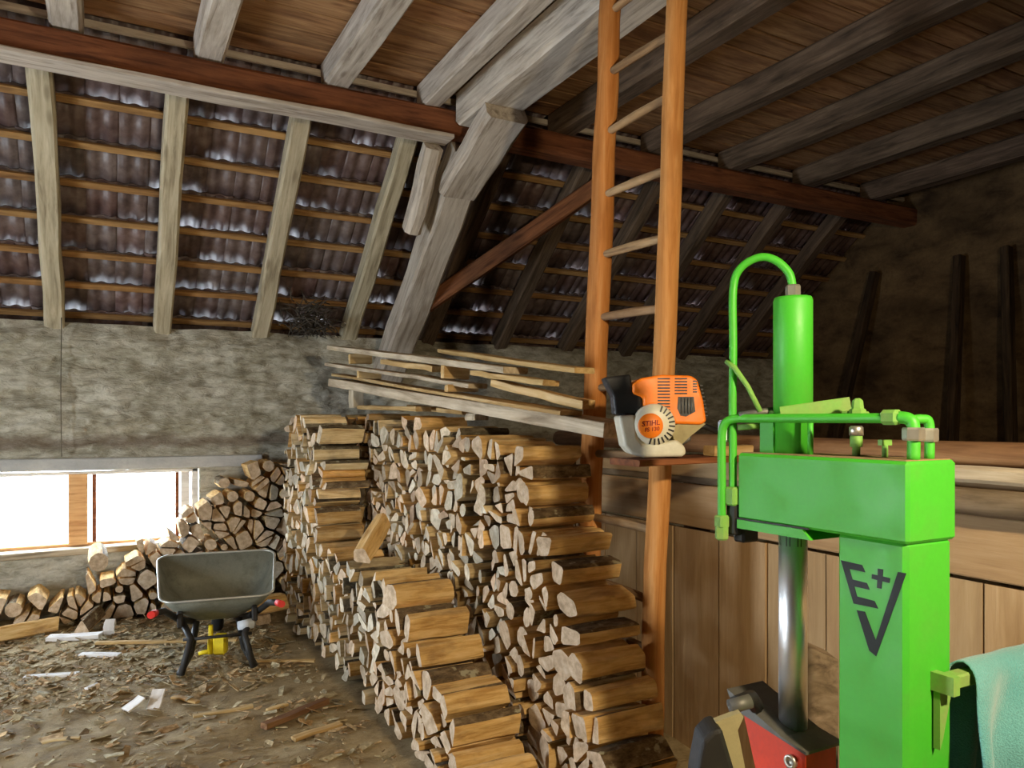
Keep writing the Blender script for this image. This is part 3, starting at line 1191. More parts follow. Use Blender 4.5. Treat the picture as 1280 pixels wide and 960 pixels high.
BW = [  # x, y and height above the lowest board at both ends, width, thickness, material, label
    (1.88, -.80, 0, 2.06, -4.46, 0, .17, .065, 'plank_old', 'longest weathered board, lowest of the sloping board heap'),
    (1.93, -.62, .056, 1.99, -4.20, .048, .12, .022, 'plank_new', 'thin board lying directly on the lowest long board'),
    (1.80, -.90, .150, 1.96, -3.30, .120, .12, .025, 'plank_old', 'grey faced board in the middle of the sloping heap'),
    (1.82, -.95, .286, 2.00, -3.66, .218, .15, .034, 'plank_old', 'pale board on top of the sloping board heap'),
    (2.03, -2.70, .300, 2.06, -4.20, .240, .11, .026, 'plank_new', 'short brown board on the heap just before the ladder'),
    (2.00, -3.45, .142, 2.04, -4.26, .090, .07, .040, 'plank_new', 'bright yellow squared batten jutting from the board heap at the ladder'),
    (1.92, -1.90, .207, 1.94, -2.80, .192, .09, .035, 'plank_new', 'short tan offcut between the upper boards of the heap'),
    (1.94, -3.35, .190, 2.02, -3.98, .172, .10, .028, 'plank_new', 'short orange offcut under the heap top near the ladder'),
]
BW = [((a, b, bz(b, c_)), (d, e, bz(e, f)), g, h, m_, l) for a, b, c_, d, e, f, g, h, m_, l in BW]
for p0, p1, wd, th, mt, lb in BW:
    o = timber('board', p0, p1, wd, th, M[mt], rng=R, seg=7, j=.003, bev=.004)
    tag(o, lb, 'board', 'boards heaped above the taller stack')
for p0, p1, lb in (((1.90, -1.25, 1.645), (1.90, -1.25, 1.782), 'short upright block propping the far end of the board heap'),
                   ((1.98, -3.25, 1.548), (1.98, -3.25, 1.586), 'flat block under the middle of the board heap')):
    o = timber('prop_block', p0, p1, .09, .12, M['plank_old'], rng=R, seg=2, bev=.005)
    tag(o, lb, 'block')
for kk, (x0, x1, y, off, h) in enumerate(((1.80, 1.97, -1.62, .1, .055), (1.86, 2.05, -3.1, .091, .038), (1.80, 1.97, -1.4, .211, .075), (1.88, 2.04, -3.0, .18, .072))):
    p0, p1 = (x0, y, bz(y, off)), (x1, y, bz(y, off))
    o = timber('spacer_batten', p0, p1, .05, h, M['plank_new'], rng=R, seg=2, bev=.004)
    tag(o, 'crosswise spacer batten in the ' + ('lower gap at the far end of the board heap', 'lower gap near the middle of the board heap', 'upper gap at the far end of the board heap', 'upper gap near the middle of the board heap')[kk], 'batten', 'spacers in the board heap')

# ------------------------------------------------------------------ ladder
lad = empty('ladder', (2.2, -4.28, 0), 'tall orange brown pole ladder rising from behind the firewood to the joists', 'ladder')
ladi = Matrix.Translation((-2.2, 4.28, 0))


def lx(z):
    return 2.150 + z * .047


def lchild(o):
    o.parent = lad
    o.matrix_parent_inverse = ladi


for yb, yt in ((-4.03, -4.03), (-4.54, -4.53)):
    pts = []
    rr = []
    L = 3.80
    for i in range(13):
        pts.append((L * i / 12, R.uniform(-.006, .006), R.uniform(-.006, .006)))
        rr.append((.060 if yb > -4.2 else .050) - .004 * i / 12 + R.uniform(-.002, .002))
    mb = MB().tube(pts, rr, 12)
    mb.v = [(a, max(-.036, min(.06, b)), c) for a, b, c in mb.v]     # half round pole, flat towards the other side
    lchild(mb.build('rail', M['ladder'], mat=frame((lx(0), yb, 0), (lx(3.80), yt, 3.80), (0, 1, 0))))
for z in (.30, .58, .80, 1.09, 1.39, 1.70, 2.04, 2.34, 2.63, 2.93, 3.22, 3.52):
    x = lx(z)
    z1 = z + R.uniform(-.02, .01)
    o = MB().tube([(0, 0, 0), (.1, 0, .002), (.3, 0, .004), (.46, 0, .002), (.555, 0, 0)], [.015, .019, .021, .019, .015], 9)
    lchild(o.build('rung', M['rung'], mat=frame((x, -4.00, z), (x, -4.56, z1))))

# ------------------------------------------------------------------ shelf board and motor
o = timber('shelf_board', (1.86, -4.76, 1.392), (2.60, -4.72, 1.3945), .17, .025, M['beam_brown'], rng=R, seg=3, j=.002, bev=.004)
tag(o, 'short board bridging ladder and partition under the orange motor', 'board')
o = timber('offcut', (2.28, -4.76, 1.427), (2.50, -4.75, 1.428), .06, .04, M['plank_new'], rng=R, seg=2, j=.003, bev=.004)
tag(o, 'small tan wood offcut beside the orange motor on the short board', 'offcut')

eng = empty('brushcutter_motor', (2.03, -4.713, 1.408), 'orange and cream two-stroke brushcutter motor with black handle, standing before the ladder', 'motor', rz=-math.radians(28.36))
EI = eng.matrix_basis.inverted()
PX = 2.95 / 950       # one photograph pixel at the motor's distance, in metres
# local frame: x along the motor face, y away from the viewer, z up
FACE = Matrix(((1, 0, 0, 0), (0, 0, 1, 0), (0, 1, 0, 0), (0, 0, 0, 1)))   # poly (x, z) extruded along y


def ee(mb, name, mat, par=None):
    return mb.build(name, mat, par or eng)


def E(x, y):
    return ((x - 815) * PX, (570 - y) * PX)


def poly_e(l):
    return [E(*p) for p in l]


# fuel tank and lower housing, an L shape
b = MB().prism(poly_e([(769, 519), (790, 518), (793, 545), (799, 553), (818, 553), (840, 548), (850, 556), (852, 566), (846, 569), (800, 570), (784, 566), (776, 556)]), -.085, .07, FACE)
tank = ee(b, 'fuel_tank', M['white'])
bv = tank.modifiers.new('soft', 'BEVEL'); bv.width = .012; bv.segments = 3; bv.limit_method = 'ANGLE'
# starter cover: dish with slots
cx, cz = E(813, 530)
dish = MB().lathe([(.078, .06), (.078, -.03), (.072, -.045), (.045, -.055), (.0, -.055)], Matrix.Translation((cx, -.06, cz)) @ Matrix.Rotation(-PI / 2, 4, 'X') @ Matrix.Scale(-1, 4, (0, 0, 1)) @ Matrix.Rotation(0, 4, 'Z'), 32)
dish = MB()
Md = Matrix.Translation((cx, -.055, cz)) @ Matrix.Rotation(PI / 2, 4, 'X')
dish.lathe([(.080, -.06), (.080, .02), (.074, .032), (.048, .040), (.0, .040)], Md, 36)
cover = ee(dish, 'starter_cover', M['white'])
slots = MB()
for k in range(13):
    a = math.radians(68 - k * 14.5)
    m = Md @ Matrix.Rotation(a, 4, 'Z') @ Matrix.Translation((.0635, 0, .0355)) @ Matrix.Rotation(math.radians(13), 4, 'Y')
    slots.box((0, 0, 0), (.024, .0055, .006), 0, None)
    slots.v[-8:] = [tuple(m @ Vector(v_)) for v_ in slots.v[-8:]]
ee(slots, 'cooling_slot', M['black'], cover)
badge = MB().lathe([(.047, .038), (.047, .044), (.044, .047), (0, .047)], Md @ Matrix.Translation((-.018, -.004, 0)), 32)
bo = ee(badge, 'badge', M['orange'], cover)


def text(body, size, mat, m, parent, name, shear=0.0, ext=.0008):
    cu = bpy.data.curves.new(name, 'FONT')
    cu.body = body
    cu.size = size
    cu.align_x = 'CENTER'
    cu.align_y = 'CENTER'
    cu.extrude = ext
    cu.shear = shear
    cu.offset = size * .012
    tmp = bpy.data.objects.new('tmp', cu)
    C.objects.link(tmp)
    dg = bpy.context.evaluated_depsgraph_get()
    me = bpy.data.meshes.new_from_object(tmp.evaluated_get(dg))
    bpy.data.objects.remove(tmp)
    me.transform(m)
    me.materials.clear()
    me.materials.append(mat)
    o = bpy.data.objects.new(name, me)
    C.objects.link(o)
    o.parent = parent
    return o


Mt = Md @ Matrix.Translation((-.018, -.004, .0478)) @ Matrix.Rotation(math.radians(6), 4, 'Z')
text('STIHL', .027, M['redprint'], Mt @ Matrix.Translation((0, .009, 0)), cover, 'lettering', .15)
text('FS 130', .021, M['redprint'], Mt @ Matrix.Translation((.002, -.014, 0)), cover, 'lettering', .15)
# orange hood
b = MB().prism(poly_e([(787, 492), (787, 480), (798, 473), (822, 469), (858, 470), (866, 475), (873, 500), (877, 526), (871, 530), (838, 529), (834, 520), (825, 510), (812, 506), (800, 508), (800, 497)]), -.075, .10, FACE)
hood = ee(b, 'engine_hood', M['orange'])
bv = hood.modifiers.new('soft', 'BEVEL'); bv.width = .010; bv.segments = 3; bv.limit_method = 'ANGLE'
b = MB()
for gx0, gx1, z0, z1, nn_ in ((817, 832, 474, 512, 11), (838, 853, 474, 492, 6), (860, 865, 477, 490, 5)):
    for k in range(nn_):
        y_ = z0 + (z1 - z0) * k / (nn_ - 1)
        if gx0 == 817 and y_ > 505:
            gx0_ = 823
        else:
            gx0_ = gx0
        xa, zc = E((gx0_ + gx1) / 2, y_)
        b.box((xa, -.0755, zc), ((gx1 - gx0_) * PX, .003, 1.7 * PX))
ee(b, 'vent_slot', M['black'], hood)
b = MB()
for k in range(9):
    xa, zc = E(869 + k * .8, 482 + k * 4.6)
    b.box((xa + .012, -.0, zc), (.010, .09, 1.6 * PX))
ee(b, 'side_vent_slot', M['black'], hood)
b = MB().prism(poly_e([(842, 496), (861, 496), (863, 514), (852, 520), (845, 519), (841, 510)]), -.0765, -.07, FACE)
ee(b, 'filter_opening', M['black'], hood)
b = MB()
for k in range(4):
    xa, zc = E(846 + k * 4, 507)
    b.tube([(xa, -.079, zc - .028), (xa + .002, -.082, zc), (xa, -.079, zc + .03)], .003, 6)
ee(b, 'cylinder_fin', M['greymetal'], hood)
# black rear handle block and filler
b = MB().prism(poly_e([(766, 518), (764, 496), (757, 482), (752, 472), (785, 468), (788, 488), (799, 494), (800, 508), (793, 512), (793, 519)]), -.06, .05, FACE)
hb = ee(b, 'handle_block', M['black'])
bv = hb.modifiers.new('soft', 'BEVEL'); bv.width = .008; bv.segments = 2; bv.limit_method = 'ANGLE'
b = MB().lathe([(.019, 0), (.021, .01), (.019, .02), (0, .02)], Matrix.Translation((E(780, 519)[0], -.05, E(780, 519)[1] - .012)), 16)
ee(b, 'filler_cap', M['black'])
# muffler side and shaft clamp
b = MB().prism(poly_e([(834, 532), (862, 524), (877, 529), (866, 538), (856, 546), (846, 556), (838, 548)]), -.06, .08, FACE)
ee(b, 'muffler_guard', M['beige'])
b = MB().tube([(E(862, 533)[0], -.01, E(862, 533)[1]), (E(880, 532)[0], .0, E(880, 532)[1]), (E(905, 541)[0], .03, E(905, 541)[1])], .012, 10)
ee(b, 'throttle_cable', M['black'])
b = MB().tube([(E(846, 556)[0], -.02, E(846, 556)[1]), (E(858, 548)[0], -.03, E(858, 548)[1]), (E(860, 538)[0], -.02, E(860, 538)[1])], .010, 8)
ee(b, 'fuel_hose', M['greymetal'])

# ------------------------------------------------------------------ wheelbarrow
wbw = empty('wheelbarrow', (.775, -2.11, 0), 'grey galvanised wheelbarrow with red grips, standing before the wall pile of firewood', 'wheelbarrow', rz=-math.radians(7))


def section(y, z, wd, r, n_=5):
    """rounded U outline points around a rectangle"""
    return wd, y, z, r


rim_pts = []
# tray: rim loop and floor loop with rounded corners
def loop(y0, z0, w0, y1, z1, w1, r, n_=4):
    pts = []
    for (sx_, y_, z_, wd, sy) in ((-1, y0, z0, w0, -1), (1, y0, z0, w0, -1), (1, y1, z1, w1, 1), (-1, y1, z1, w1, 1)):
        cxx, cyy = sx_ * (wd / 2 - r), y_ - sy * r
        a0 = {(-1, -1): PI, (1, -1): 1.5 * PI, (1, 1): 0, (-1, 1): .5 * PI}[(sx_, sy)]
        for k in range(n_ + 1):
            a = a0 + (PI / 2) * k / n_
            yy = cyy + r * math.sin(a)
            t_ = (yy - y0) / (y1 - y0)
            pts.append(Vector((cxx + r * math.cos(a), yy, z0 + (z1 - z0) * t_)))
    return pts


Lr = loop(.14, .425, .68, .86, .60, .77, .09)
Lm = loop(.21, .34, .55, .81, .42, .62, .09)
Lf = loop(.34, .25, .30, .74, .25, .36, .09)
b = MB()
n_ = len(Lr)
vs = Lr + Lm + Lf
fs = []
for r in range(2):
    for k in range(n_):
        fs.append((r * n_ + (k + 1) % n_, r * n_ + k, (r + 1) * n_ + k, (r + 1) * n_ + (k + 1) % n_))
fs.append(tuple(2 * n_ + k for k in reversed(range(n_))))
b.add(vs, fs, 0, True)
tray = b.build('tray', M['galv'], wbw)
so = tray.modifiers.new('thick', 'SOLIDIFY'); so.thickness = .004
MB().tube(Lr + [Lr[0]], .0085, 8, caps=False).build('tray_rim', M['rim'], tray)
for sgn in (-1, 1):
    hx = sgn
    b = MB().tube([(hx * .335, -.18, .445), (hx * .30, .0, .41), (hx * .23, .22, .30), (hx * .16, .45, .225), (hx * .09, .9, .20), (hx * .06, 1.02, .19)], .020, 10)
    h = b.build('handle', M['darkmetal'], wbw)
    MB().tube([(hx * .350, -.30, .462), (hx * .335, -.17, .443)], [.021, .020], 12).build('grip', M['redgrip'], h)
    b = MB().tube([(hx * .215, .24, .29), (hx * .155, .10, .20), (hx * .205, .02, .02), (hx * .215, .06, .012), (hx * .16, .3, .06), (hx * .13, .42, .225)], .021, 8)
    b.build('leg', M['darkmetal'], wbw)
    MB().cbox((hx * .22, .18, .31), (.035, .10, .09), .008).build('leg_bracket', M['darkmetal'], wbw)
b = MB().tube([(.21, .16, .25), (.12, .14, .245)], [.034, .028], 12)
b.build('plastic_sleeve', M['whiteclean'], wbw)
MB().tube([(-.20, .10, .2), (.20, .10, .2)], .010, 8).build('leg_crossbar', M['darkmetal'], wbw)
wheel = MB().lathe([(.10, -.035), (.150, -.042), (.172, -.025), (.178, 0), (.172, .025), (.150, .042), (.10, .035)], Matrix.Translation((0, 1.02, .178)) @ Matrix.Rotation(PI / 2, 4, 'Y'), 24).build('wheel', M['rubber'], wbw)
MB().lathe([(.02, -.06), (.03, -.03), (.10, -.02), (.10, .02), (.03, .03), (.02, .06)], Matrix.Translation((0, 1.02, .178)) @ Matrix.Rotation(PI / 2, 4, 'Y'), 18).build('wheel_hub', M['yellow'], wheel)

jug = empty('yellow_jug', (.82, -1.72, 0), 'small yellow plastic jug standing on the floor under the wheelbarrow', 'jug', rz=-math.radians(25))
MB().cbox((.02, 0, .075), (.085, .07, .13), .012).build('body', M['yellow'], jug)
MB().tube([(-.045, -.0, .012), (-.045, 0, .10), (-.042, 0, .20)], [.018, .018, .014], 12).build('spout_tube', M['yellow'], jug)
MB().tube([(-.045, 0, .03), (-.09, -.01, .022), (-.115, -.01, .015)], [.015, .014, .012], 10).build('outlet', M['yellow'], jug)

# ------------------------------------------------------------------ log splitter
sp = empty('log_splitter', (1.73, -5.80, 0), 'bright green upright hydraulic log splitter with painted marking and chrome rod', 'log splitter')
SPI = Matrix.Translation((-1.73, 5.80, 0))


def sch(o, par=None):
    if par is None:
        o.parent = sp
        o.matrix_parent_inverse = SPI
    else:
        o.parent = par
        o.matrix_parent_inverse = SPI
    return o


G = M['green']
col_ = MB().cbox((1.730, -5.943, .66), (.160, .175, 1.26), .010).build('column', G)
sch(col_)
arm = MB().cbox((1.729, -5.793, 1.374), (.170, .490, .176), .007).build('arm', G)
sch(arm)
sch(MB().box((1.729, -5.793, 1.4632), (.155, .47, .002)).build('arm_dust', M['dust']))
sch(MB().prism([(-5.552, 1.262), (-5.79, 1.262), (-5.765, 1.285), (-5.552, 1.285)], 1.640, 1.80, Matrix(((0, 0, 1, 0), (1, 0, 0, 0), (0, 1, 0, 0), (0, 0, 0, 1)))).build('guide_plate', M['green']))
sch(MB().box((1.6425, -5.668, 1.288), (.003, .232, .004)).build('seam_gap', M['darkmetal']))
# cylinder on the arm
cy = MB().lathe([(.049, 1.463), (.049, 1.86), (.046, 1.869), (0, 1.869)], Matrix.Translation((1.735, -5.655, 0)), 32)
cyl = sch(cy.build('cylinder', G))
sch(MB().lathe([(.018, 1.868), (.019, 1.875), (.019, 1.898), (.016, 1.902), (0, 1.902)], Matrix.Translation((1.735, -5.655, 0)), 6, smooth=False).build('hose_nut', M['zinc']))
sch(MB().lathe([(.036, 1.225), (.036, 1.286)], Matrix.Translation((1.735, -5.655, 0)), 24).build('rod_gland', M['darkmetal']))
sch(MB().lathe([(.036, .74), (.036, 1.26)], Matrix.Translation((1.735, -5.655, 0)), 32).build('piston_rod', M['chrome']))
# red wedge head
YZ = Matrix(((0, 0, 1, 0), (1, 0, 0, 0), (0, 1, 0, 0), (0, 0, 0, 1)))
wd_ = MB().prism([(-5.55, .765), (-5.755, .735), (-5.755, .52), (-5.70, .46), (-5.63, .52)], 1.665, 1.775, YZ)
wedge = sch(wd_.build('splitting_wedge', M['red']))
sch(MB().prism([(-5.50, .815), (-5.545, .80), (-5.69, .752), (-5.765, .742), (-5.765, .735), (-5.55, .765), (-5.505, .80)], 1.655, 1.79, YZ).build('wedge_flange', M['greymetal']))
sch(MB().lathe([(.017, 0), (.017, .012), (.010, .012), (.010, .006), (0, .006)], Matrix.Translation((1.665, -5.715, .700)) @ Matrix.Rotation(-PI / 2, 4, 'Y'), 16).build('wedge_bolt', M['zinc']))
# hydraulic pipes


def arc(pts, n_=8):
    """rounded polyline through control points (Catmull-Rom)"""
    P = [Vector(p) for p in pts]
    P = [P[0] * 2 - P[1]] + P + [P[-1] * 2 - P[-2]]
    out = []
    for i in range(1, len(P) - 2):
        for k in range(n_):
            t_ = k / n_
            out.append(.5 * ((2 * P[i]) + (P[i + 1] - P[i - 1]) * t_ + (2 * P[i - 1] - 5 * P[i] + 4 * P[i + 1] - P[i + 2]) * t_ ** 2 + (3 * P[i] - P[i - 1] - 3 * P[i + 1] + P[i + 2]) * t_ ** 3))
    out.append(P[-2])
    return out


pp = arc([(1.735, -5.655, 1.895), (1.728, -5.647, 1.935), (1.705, -5.622, 1.970), (1.680, -5.588, 1.980), (1.655, -5.548, 1.955), (1.648, -5.530, 1.90), (1.648, -5.530, 1.75), (1.648, -5.528, 1.60), (1.650, -5.527, 1.48), (1.650, -5.527, 1.36)])
sch(MB().tube(pp, .0105, 12).build('supply_pipe', G))
pp = arc([(1.628, -5.508, 1.28), (1.628, -5.508, 1.40), (1.628, -5.508, 1.50), (1.630, -5.518, 1.540), (1.640, -5.545, 1.553), (1.65, -5.60, 1.554), (1.665, -5.75, 1.554), (1.680, -5.90, 1.554), (1.686, -5.955, 1.554)])
sch(MB().tube(pp, .0115, 12).build('return_pipe', G))
sch(MB().cbox((1.628, -5.508, 1.275), (.032, .032, .035), .005).build('pipe_union', M['green_dusty']))
sch(MB().lathe([(.013, 1.225), (.018, 1.23), (.018, 1.262), (.013, 1.266)], Matrix.Translation((1.628, -5.508, 0)), 6, smooth=False).build('pipe_nut', M['green_dusty']))
sch(MB().cbox((1.655, -5.532, 1.345), (.05, .035, .05), .005).build('pipe_clip', M['green_dusty']))
sch(MB().cbox((1.665, -5.528, 1.29), (.05, .04, .10), .006).build('valve_block', M['darkmetal']))
sch(MB().cbox((1.690, -5.535, 1.245), (.06, .04, .05), .006).build('valve_foot', M['darkmetal']))
# elbow fittings near the column
elb = MB().cbox((1.688, -5.968, 1.556), (.030, .045, .034), .008)
sch(elb.build('elbow_block', M['green_dusty']))
pp = arc([(1.690, -5.985, 1.556), (1.695, -6.005, 1.552), (1.698, -6.014, 1.535), (1.698, -6.014, 1.462)], 6)
sch(MB().tube(pp, .0135, 12).build('elbow_pipe', G))
sch(MB().lathe([(.021, 1.505), (.023, 1.509), (.023, 1.530), (.021, 1.534)], Matrix.Translation((1.698, -6.014, 0)), 6, smooth=False).build('elbow_nut', M['zinc']))
pp = arc([(1.715, -5.985, 1.548), (1.750, -6.000, 1.552), (1.765, -6.006, 1.540), (1.766, -6.006, 1.462)], 6)
sch(MB().tube(pp, .0105, 12).build('elbow_pipe', G))
sch(MB().lathe([(.017, 1.502), (.0185, 1.506), (.0185, 1.528), (.017, 1.532)], Matrix.Translation((1.766, -6.006, 0)), 6, smooth=False).build('elbow_nut', M['zinc']))
# clamp bar, valve lever and spindle on the arm
b = MB().beam(.165, .022, .036, 2, .0, .003, R)
sch(b.build('clamp_bar', M['green_dusty'], mat=frame((1.675, -5.668, 1.566), (1.800, -5.800, 1.592))))
sch(MB().box((1.690, -5.612, 1.505), (.010, .045, .085)).build('clamp_plate', G))
sch(MB().box((1.700, -5.612, 1.560), (.012, .05, .028)).build('clamp_plate', M['green_dusty']))
sch(MB().tube([(1.632, -5.520, 1.708), (1.638, -5.545, 1.69), (1.655, -5.575, 1.64), (1.676, -5.600, 1.572)], [.006, .008, .007, .007], 8).build('lever_rod', M['green_dusty']))
sch(MB().tube([(1.64, -5.56, 1.562), (1.69, -5.60, 1.572), (1.712, -5.61, 1.575)], .010, 8).build('lever_arm', M['greymetal']))
sch(MB().tube([(1.655, -5.54, 1.530), (1.70, -5.59, 1.535)], .008, 8).build('lever_link', M['green_dusty']))
sch(MB().cbox((1.648, -5.500, 1.52), (.035, .03, .06), .006).build('valve_cap', M['whiteclean']))
sch(MB().tube([(1.70, -5.74, 1.463), (1.70, -5.74, 1.56)], .007, 8).build('stop_rod', G))
spn = MB().lathe([(.009, 1.463), (.009, 1.485), (.014, 1.486), (.014, 1.512), (.010, 1.513)], Matrix.Translation((1.740, -5.84, 0)), 14)
sch(spn.build('spindle', M['green_dusty']))
sch(MB().lathe([(.016, 1.513), (.016, 1.532), (.012, 1.536), (0, 1.536)], Matrix.Translation((1.740, -5.84, 0)), 14).build('spindle_collar', M['zinc']))
b = MB().cbox((1.770, -5.815, 1.565), (.085, .018, .012), .003)
sch(b.build('spindle_link', M['green_dusty']))
sch(MB().lathe([(.012, 1.552), (.019, 1.556), (.019, 1.574), (.014, 1.578), (.012, 1.596), (.006, 1.602), (0, 1.602)], Matrix.Translation((1.742, -5.842, 0)), 6, smooth=False).build('spindle_nut', M['green_dusty']))
b = MB().lathe([(.007, 1.463), (.007, 1.492)], Matrix.Translation((1.741, -5.915, 0)), 10)
b.box((1.741, -5.915, 1.498), (.034, .012, .013))
sch(b.build('breather_bolt', M['green_dusty']))
# base
sch(MB().cbox((1.73, -5.75, .035), (.30, .56, .07), .008).build('base_plate', G))
sch(MB().cbox((1.735, -5.66, .10), (.24, .24, .06), .006).build('splitting_table', M['darkmetal']))
# painted marking
LOGO = [[(-5.868, 1.227), (-5.924, 1.225), (-5.932, 1.210), (-5.891, 1.211), (-5.899, 1.188), (-5.936, 1.187), (-5.943, 1.173), (-5.904, 1.173), (-5.911, 1.152), (-5.955, 1.151), (-5.964, 1.136), (-5.902, 1.134)],
        [(-5.91, 1.121), (-5.931, 1.122), (-5.958, 1.065), (-6.011, 1.225), (-6.030, 1.225), (-5.959, 1.03), (-5.942, 1.038)],
        [(-5.963, 1.224), (-5.976, 1.224), (-5.975, 1.209), (-5.993, 1.208), (-5.991, 1.197), (-5.9735, 1.198), (-5.972, 1.181), (-5.961, 1.181), (-5.962, 1.198), (-5.948, 1.199), (-5.9485, 1.209), (-5.963, 1.209)]]
b = MB()
for p in LOGO:
    b.prism(p, 1.6490, 1.6503, YZ)
sch(b.build('painted_marking', M['black_paint']), None)
# handle bracket for the towel
bar = MB().cbox((1.935, -6.052, .985), (.36, .035, .030), .004)
sch(bar.build('handle_bar', M['green_dusty']))
sch(MB().box((1.742, -6.052, .985), (.022, .06, .040)).build('bar_clip', M['green_dusty']))
sch(MB().prism([(1.735, .965), (1.775, .955), (1.745, .86), (1.735, .84)], 6.035, 6.05, Matrix(((1, 0, 0, 0), (0, 0, -1, 0), (0, 1, 0, 0), (0, 0, 0, 1)))).build('gusset', M['green_dusty']))
# two-hand guard: pale cast flange and grey shell beside the wedge
g = MB().prism([(-.005, .0), (.055, .022), (.062, .012), (.048, -.02), (.075, -.16), (.045, -.19), (.0, -.02)], -.012, .012, Matrix(((.88, 0, .475, 1.452), (-.475, 0, .88, -5.674), (0, 1, 0, .828), (0, 0, 0, 1))))
fl = sch(g.build('clamp_flange', M['beige']))
g = MB().prism([(0, 0), (-.02, -.005), (-.045, -.03), (-.06, -.11), (-.07, -.22), (.05, -.24), (.045, -.15)], -.05, .04, Matrix(((.88, 0, .475, 1.452), (-.475, 0, .88, -5.674), (0, 1, 0, .828), (0, 0, 0, 1))))
sh = sch(g.build('clamp_shell', M['darkmetal']))
bv = sh.modifiers.new('soft', 'BEVEL'); bv.width = .012; bv.segments = 3
sch(MB().tube([(1.498, -5.67, .850), (1.548, -5.69, .862)], .017, 16).build('clamp_sleeve', M['greymetal']))
sch(MB().tube([(1.53, -5.66, .848), (1.61, -5.63, .84), (1.66, -5.60, .80)], .020, 10).build('clamp_arm', M['darkmetal']))
sch(MB().tube([(1.455, -5.68, .66), (1.48, -5.69, .40), (1.56, -5.72, .06)], .03, 10).build('clamp_leg', M['darkmetal']))

# towel over the bar
b = MB()
NU, NV = 36, 40
vs = []
for j in range(NV + 1):
    t_ = j / NV
    for i in range(NU + 1):
        u = i / NU
        x = 1.815 + .34 * u
        side = -1 if t_ < .5 else 1
        d = abs(t_ - .5) * 2
        z = 1.026 - d * (.42 if side < 0 else .34)
        e = min(1, d * 2.2)
        y = -6.052 + side * (.032 * min(1, d * 16) + .010 * e)
        f = math.sin(u * 15 + .5 * math.sin(t_ * 7)) * .030 + math.sin(u * 23 + 1.0 + t_ * 3) * .007
        y += side * e * max(-.020, f + .006)
        x += -e * .055 * (1 - u) + e * .010 * math.sin(t_ * 9 + u * 6)
        vs.append((x, y, z))
fs = [(j * (NU + 1) + i, j * (NU + 1) + i + 1, (j + 1) * (NU + 1) + i + 1, (j + 1) * (NU + 1) + i) for j in range(NV) for i in range(NU)]
b.add(vs, fs, 0, True)
tow = b.build('towel', M['towel'])
so = tow.modifiers.new('thick', 'SOLIDIFY'); so.thickness = .006; so.offset = 0
sb = tow.modifiers.new('soft', 'SUBSURF'); sb.levels = 1; sb.render_levels = 1
tag(tow, 'teal terry towel hanging over the splitter handle bar', 'towel')

# short grey post behind the column
b = MB().prism([(-.07, 0), (.06, 0), (.06, .86), (-.07, .915)], -.05, .05, Matrix(((.88, 0, .475, 1.985), (-.475, 0, .88, -5.50), (0, 1, 0, 0), (0, 0, 0, 1))))
o = b.build('stub_post', M['beam_grey'])
tag(o, 'short grey wooden post with slanted top behind the green column', 'post')

# ------------------------------------------------------------------ scraps and litter on the floor
def scrap(name, c, L, wd, th, az, mat, label, group=None, tilt=0.0):
    L2 = Vector((math.cos(az) * math.cos(tilt), math.sin(az) * math.cos(tilt), math.sin(tilt))) * L / 2
    c = Vector((c[0], c[1], floor_z(c[0], c[1]) + th / 2 + abs(L2.z) + .004))
    o = timber(name, c - L2, c + L2, wd, th, mat, rng=R, seg=3, j=.003, bev=.003)
    tag(o, label, 'scrap', group)


CH, CW = M['plank_new'], M['white_wood']
scrap('wood_scrap', (.30, -2.51), .10, .08, .012, .4, CW, 'square white wood scrap on the floor before the wheelbarrow', None, .5)
scrap('wood_scrap', (.409, -2.50), .12, .07, .014, 1.2, CW, 'pointed white wood scrap beside the square white one', None, .6)
scrap('wood_scrap', (.56, -2.46), .18, .035, .014, -.9, CH, 'short pale stick on the floor just before the wheelbarrow leg')
scrap('wood_scrap', (.72, -2.76), .30, .035, .014, .0, CH, 'long thin pale lath on the floor before the wheelbarrow')
scrap('wood_scrap', (1.10, -3.24), .26, .05, .016, .25, CH, 'flat tan stick on the floor close to the lower firewood stack')
scrap('wood_scrap', (.98, -2.86), .12, .03, .014, .3, CH, 'stubby tan chip on the floor behind the flat tan stick')
scrap('wood_scrap', (-.02, -2.80), .16, .03, .012, -.2, CH, 'thin tan stick at the near edge of the floor')
scrap('wood_scrap', (1.05, -3.0), .42, .05, .03, .5, M['log_bark_pole'], 'dark bark strip on the floor beside the lower stack')
scrap('wood_scrap', (.20, -.86), .10, .07, .05, 1.4, CW, 'upright white wedge scrap before the wall pile', None, .7)
scrap('wood_scrap', (-.02, -.84), .34, .10, .03, -.3, CW, 'broad bluish white slab scrap before the wall pile')
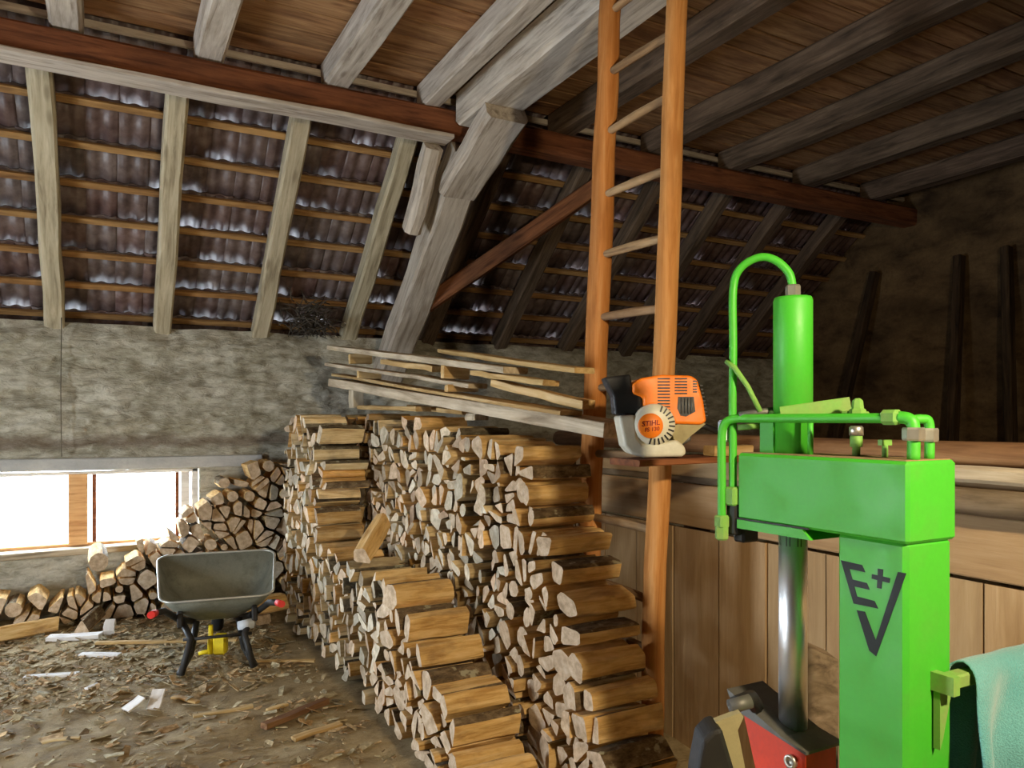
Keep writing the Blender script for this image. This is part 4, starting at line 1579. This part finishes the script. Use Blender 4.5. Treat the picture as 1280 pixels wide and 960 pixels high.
scrap('wood_scrap', (.14, -1.40), .26, .06, .02, -.5, CW, 'pale curved bark scrap in the window light')
scrap('wood_scrap', (.10, -2.02), .10, .025, .012, .9, CW, 'tiny white splinter standing out in the window light')
scrap('wood_scrap', (.55, -1.25), .95, .04, .02, -.42, CH, 'long yellowish lath lying behind the wheelbarrow legs')
scrap('wood_scrap', (1.18, -2.05), .40, .03, .015, -.5, CH, 'long pale lath beside the foot of the lower stack')
scrap('wood_scrap', (-.12, -1.62), .30, .05, .02, -.3, CW, 'grey white bark strip in the window light')
RC = random.Random(99)
ch = MB()
for k in range(5200):
    x = RC.uniform(-1.6, 1.36)
    y = -RC.uniform(.15, 5.2)
    if RC.random() < .35:
        x, y = RC.uniform(-.9, 1.2), -RC.uniform(.5, 2.4)
    L = RC.choice((.015, .02, .03, .04, .05, .08)) * RC.uniform(.7, 1.4)
    wd = L * RC.uniform(.2, .6)
    az = RC.uniform(0, 2 * PI)
    m = Matrix.Translation((x, y, floor_z(x, y) + .004 + RC.uniform(0, .006))) @ Matrix.Rotation(az, 4, 'Z') @ Matrix.Rotation(RC.gauss(0, .22), 4, 'Y') @ Matrix.Rotation(RC.gauss(0, .3), 4, 'X')
    h = RC.uniform(.002, .006)
    v0 = [(-L / 2, -wd / 2 * RC.uniform(.2, 1), 0), (L / 2, -wd / 2, 0), (L / 2 * RC.uniform(.5, 1), wd / 2, 0), (-L / 2, wd / 2 * RC.uniform(.4, 1), 0)]
    v_ = [m @ Vector(p) for p in v0] + [m @ Vector((p[0], p[1], h)) for p in v0]
    ch.add(v_, [(4, 5, 6, 7), (0, 1, 5, 4), (1, 2, 6, 5), (2, 3, 7, 6), (3, 0, 4, 7)], 0)
o = ch.build('floor_litter', M['chip'])
tag(o, 'wood chips and bark litter strewn over the dirt floor', 'litter', kind='stuff')
# ground outside the window, coloured white to look blown out by daylight
og = MB().box((-.5, 12, -.15), (40, 23, .1))
tag(og.build('ground_outside', M['ground_white']), kind='structure')
print('logs', n_logs, 'tiles', cnt)
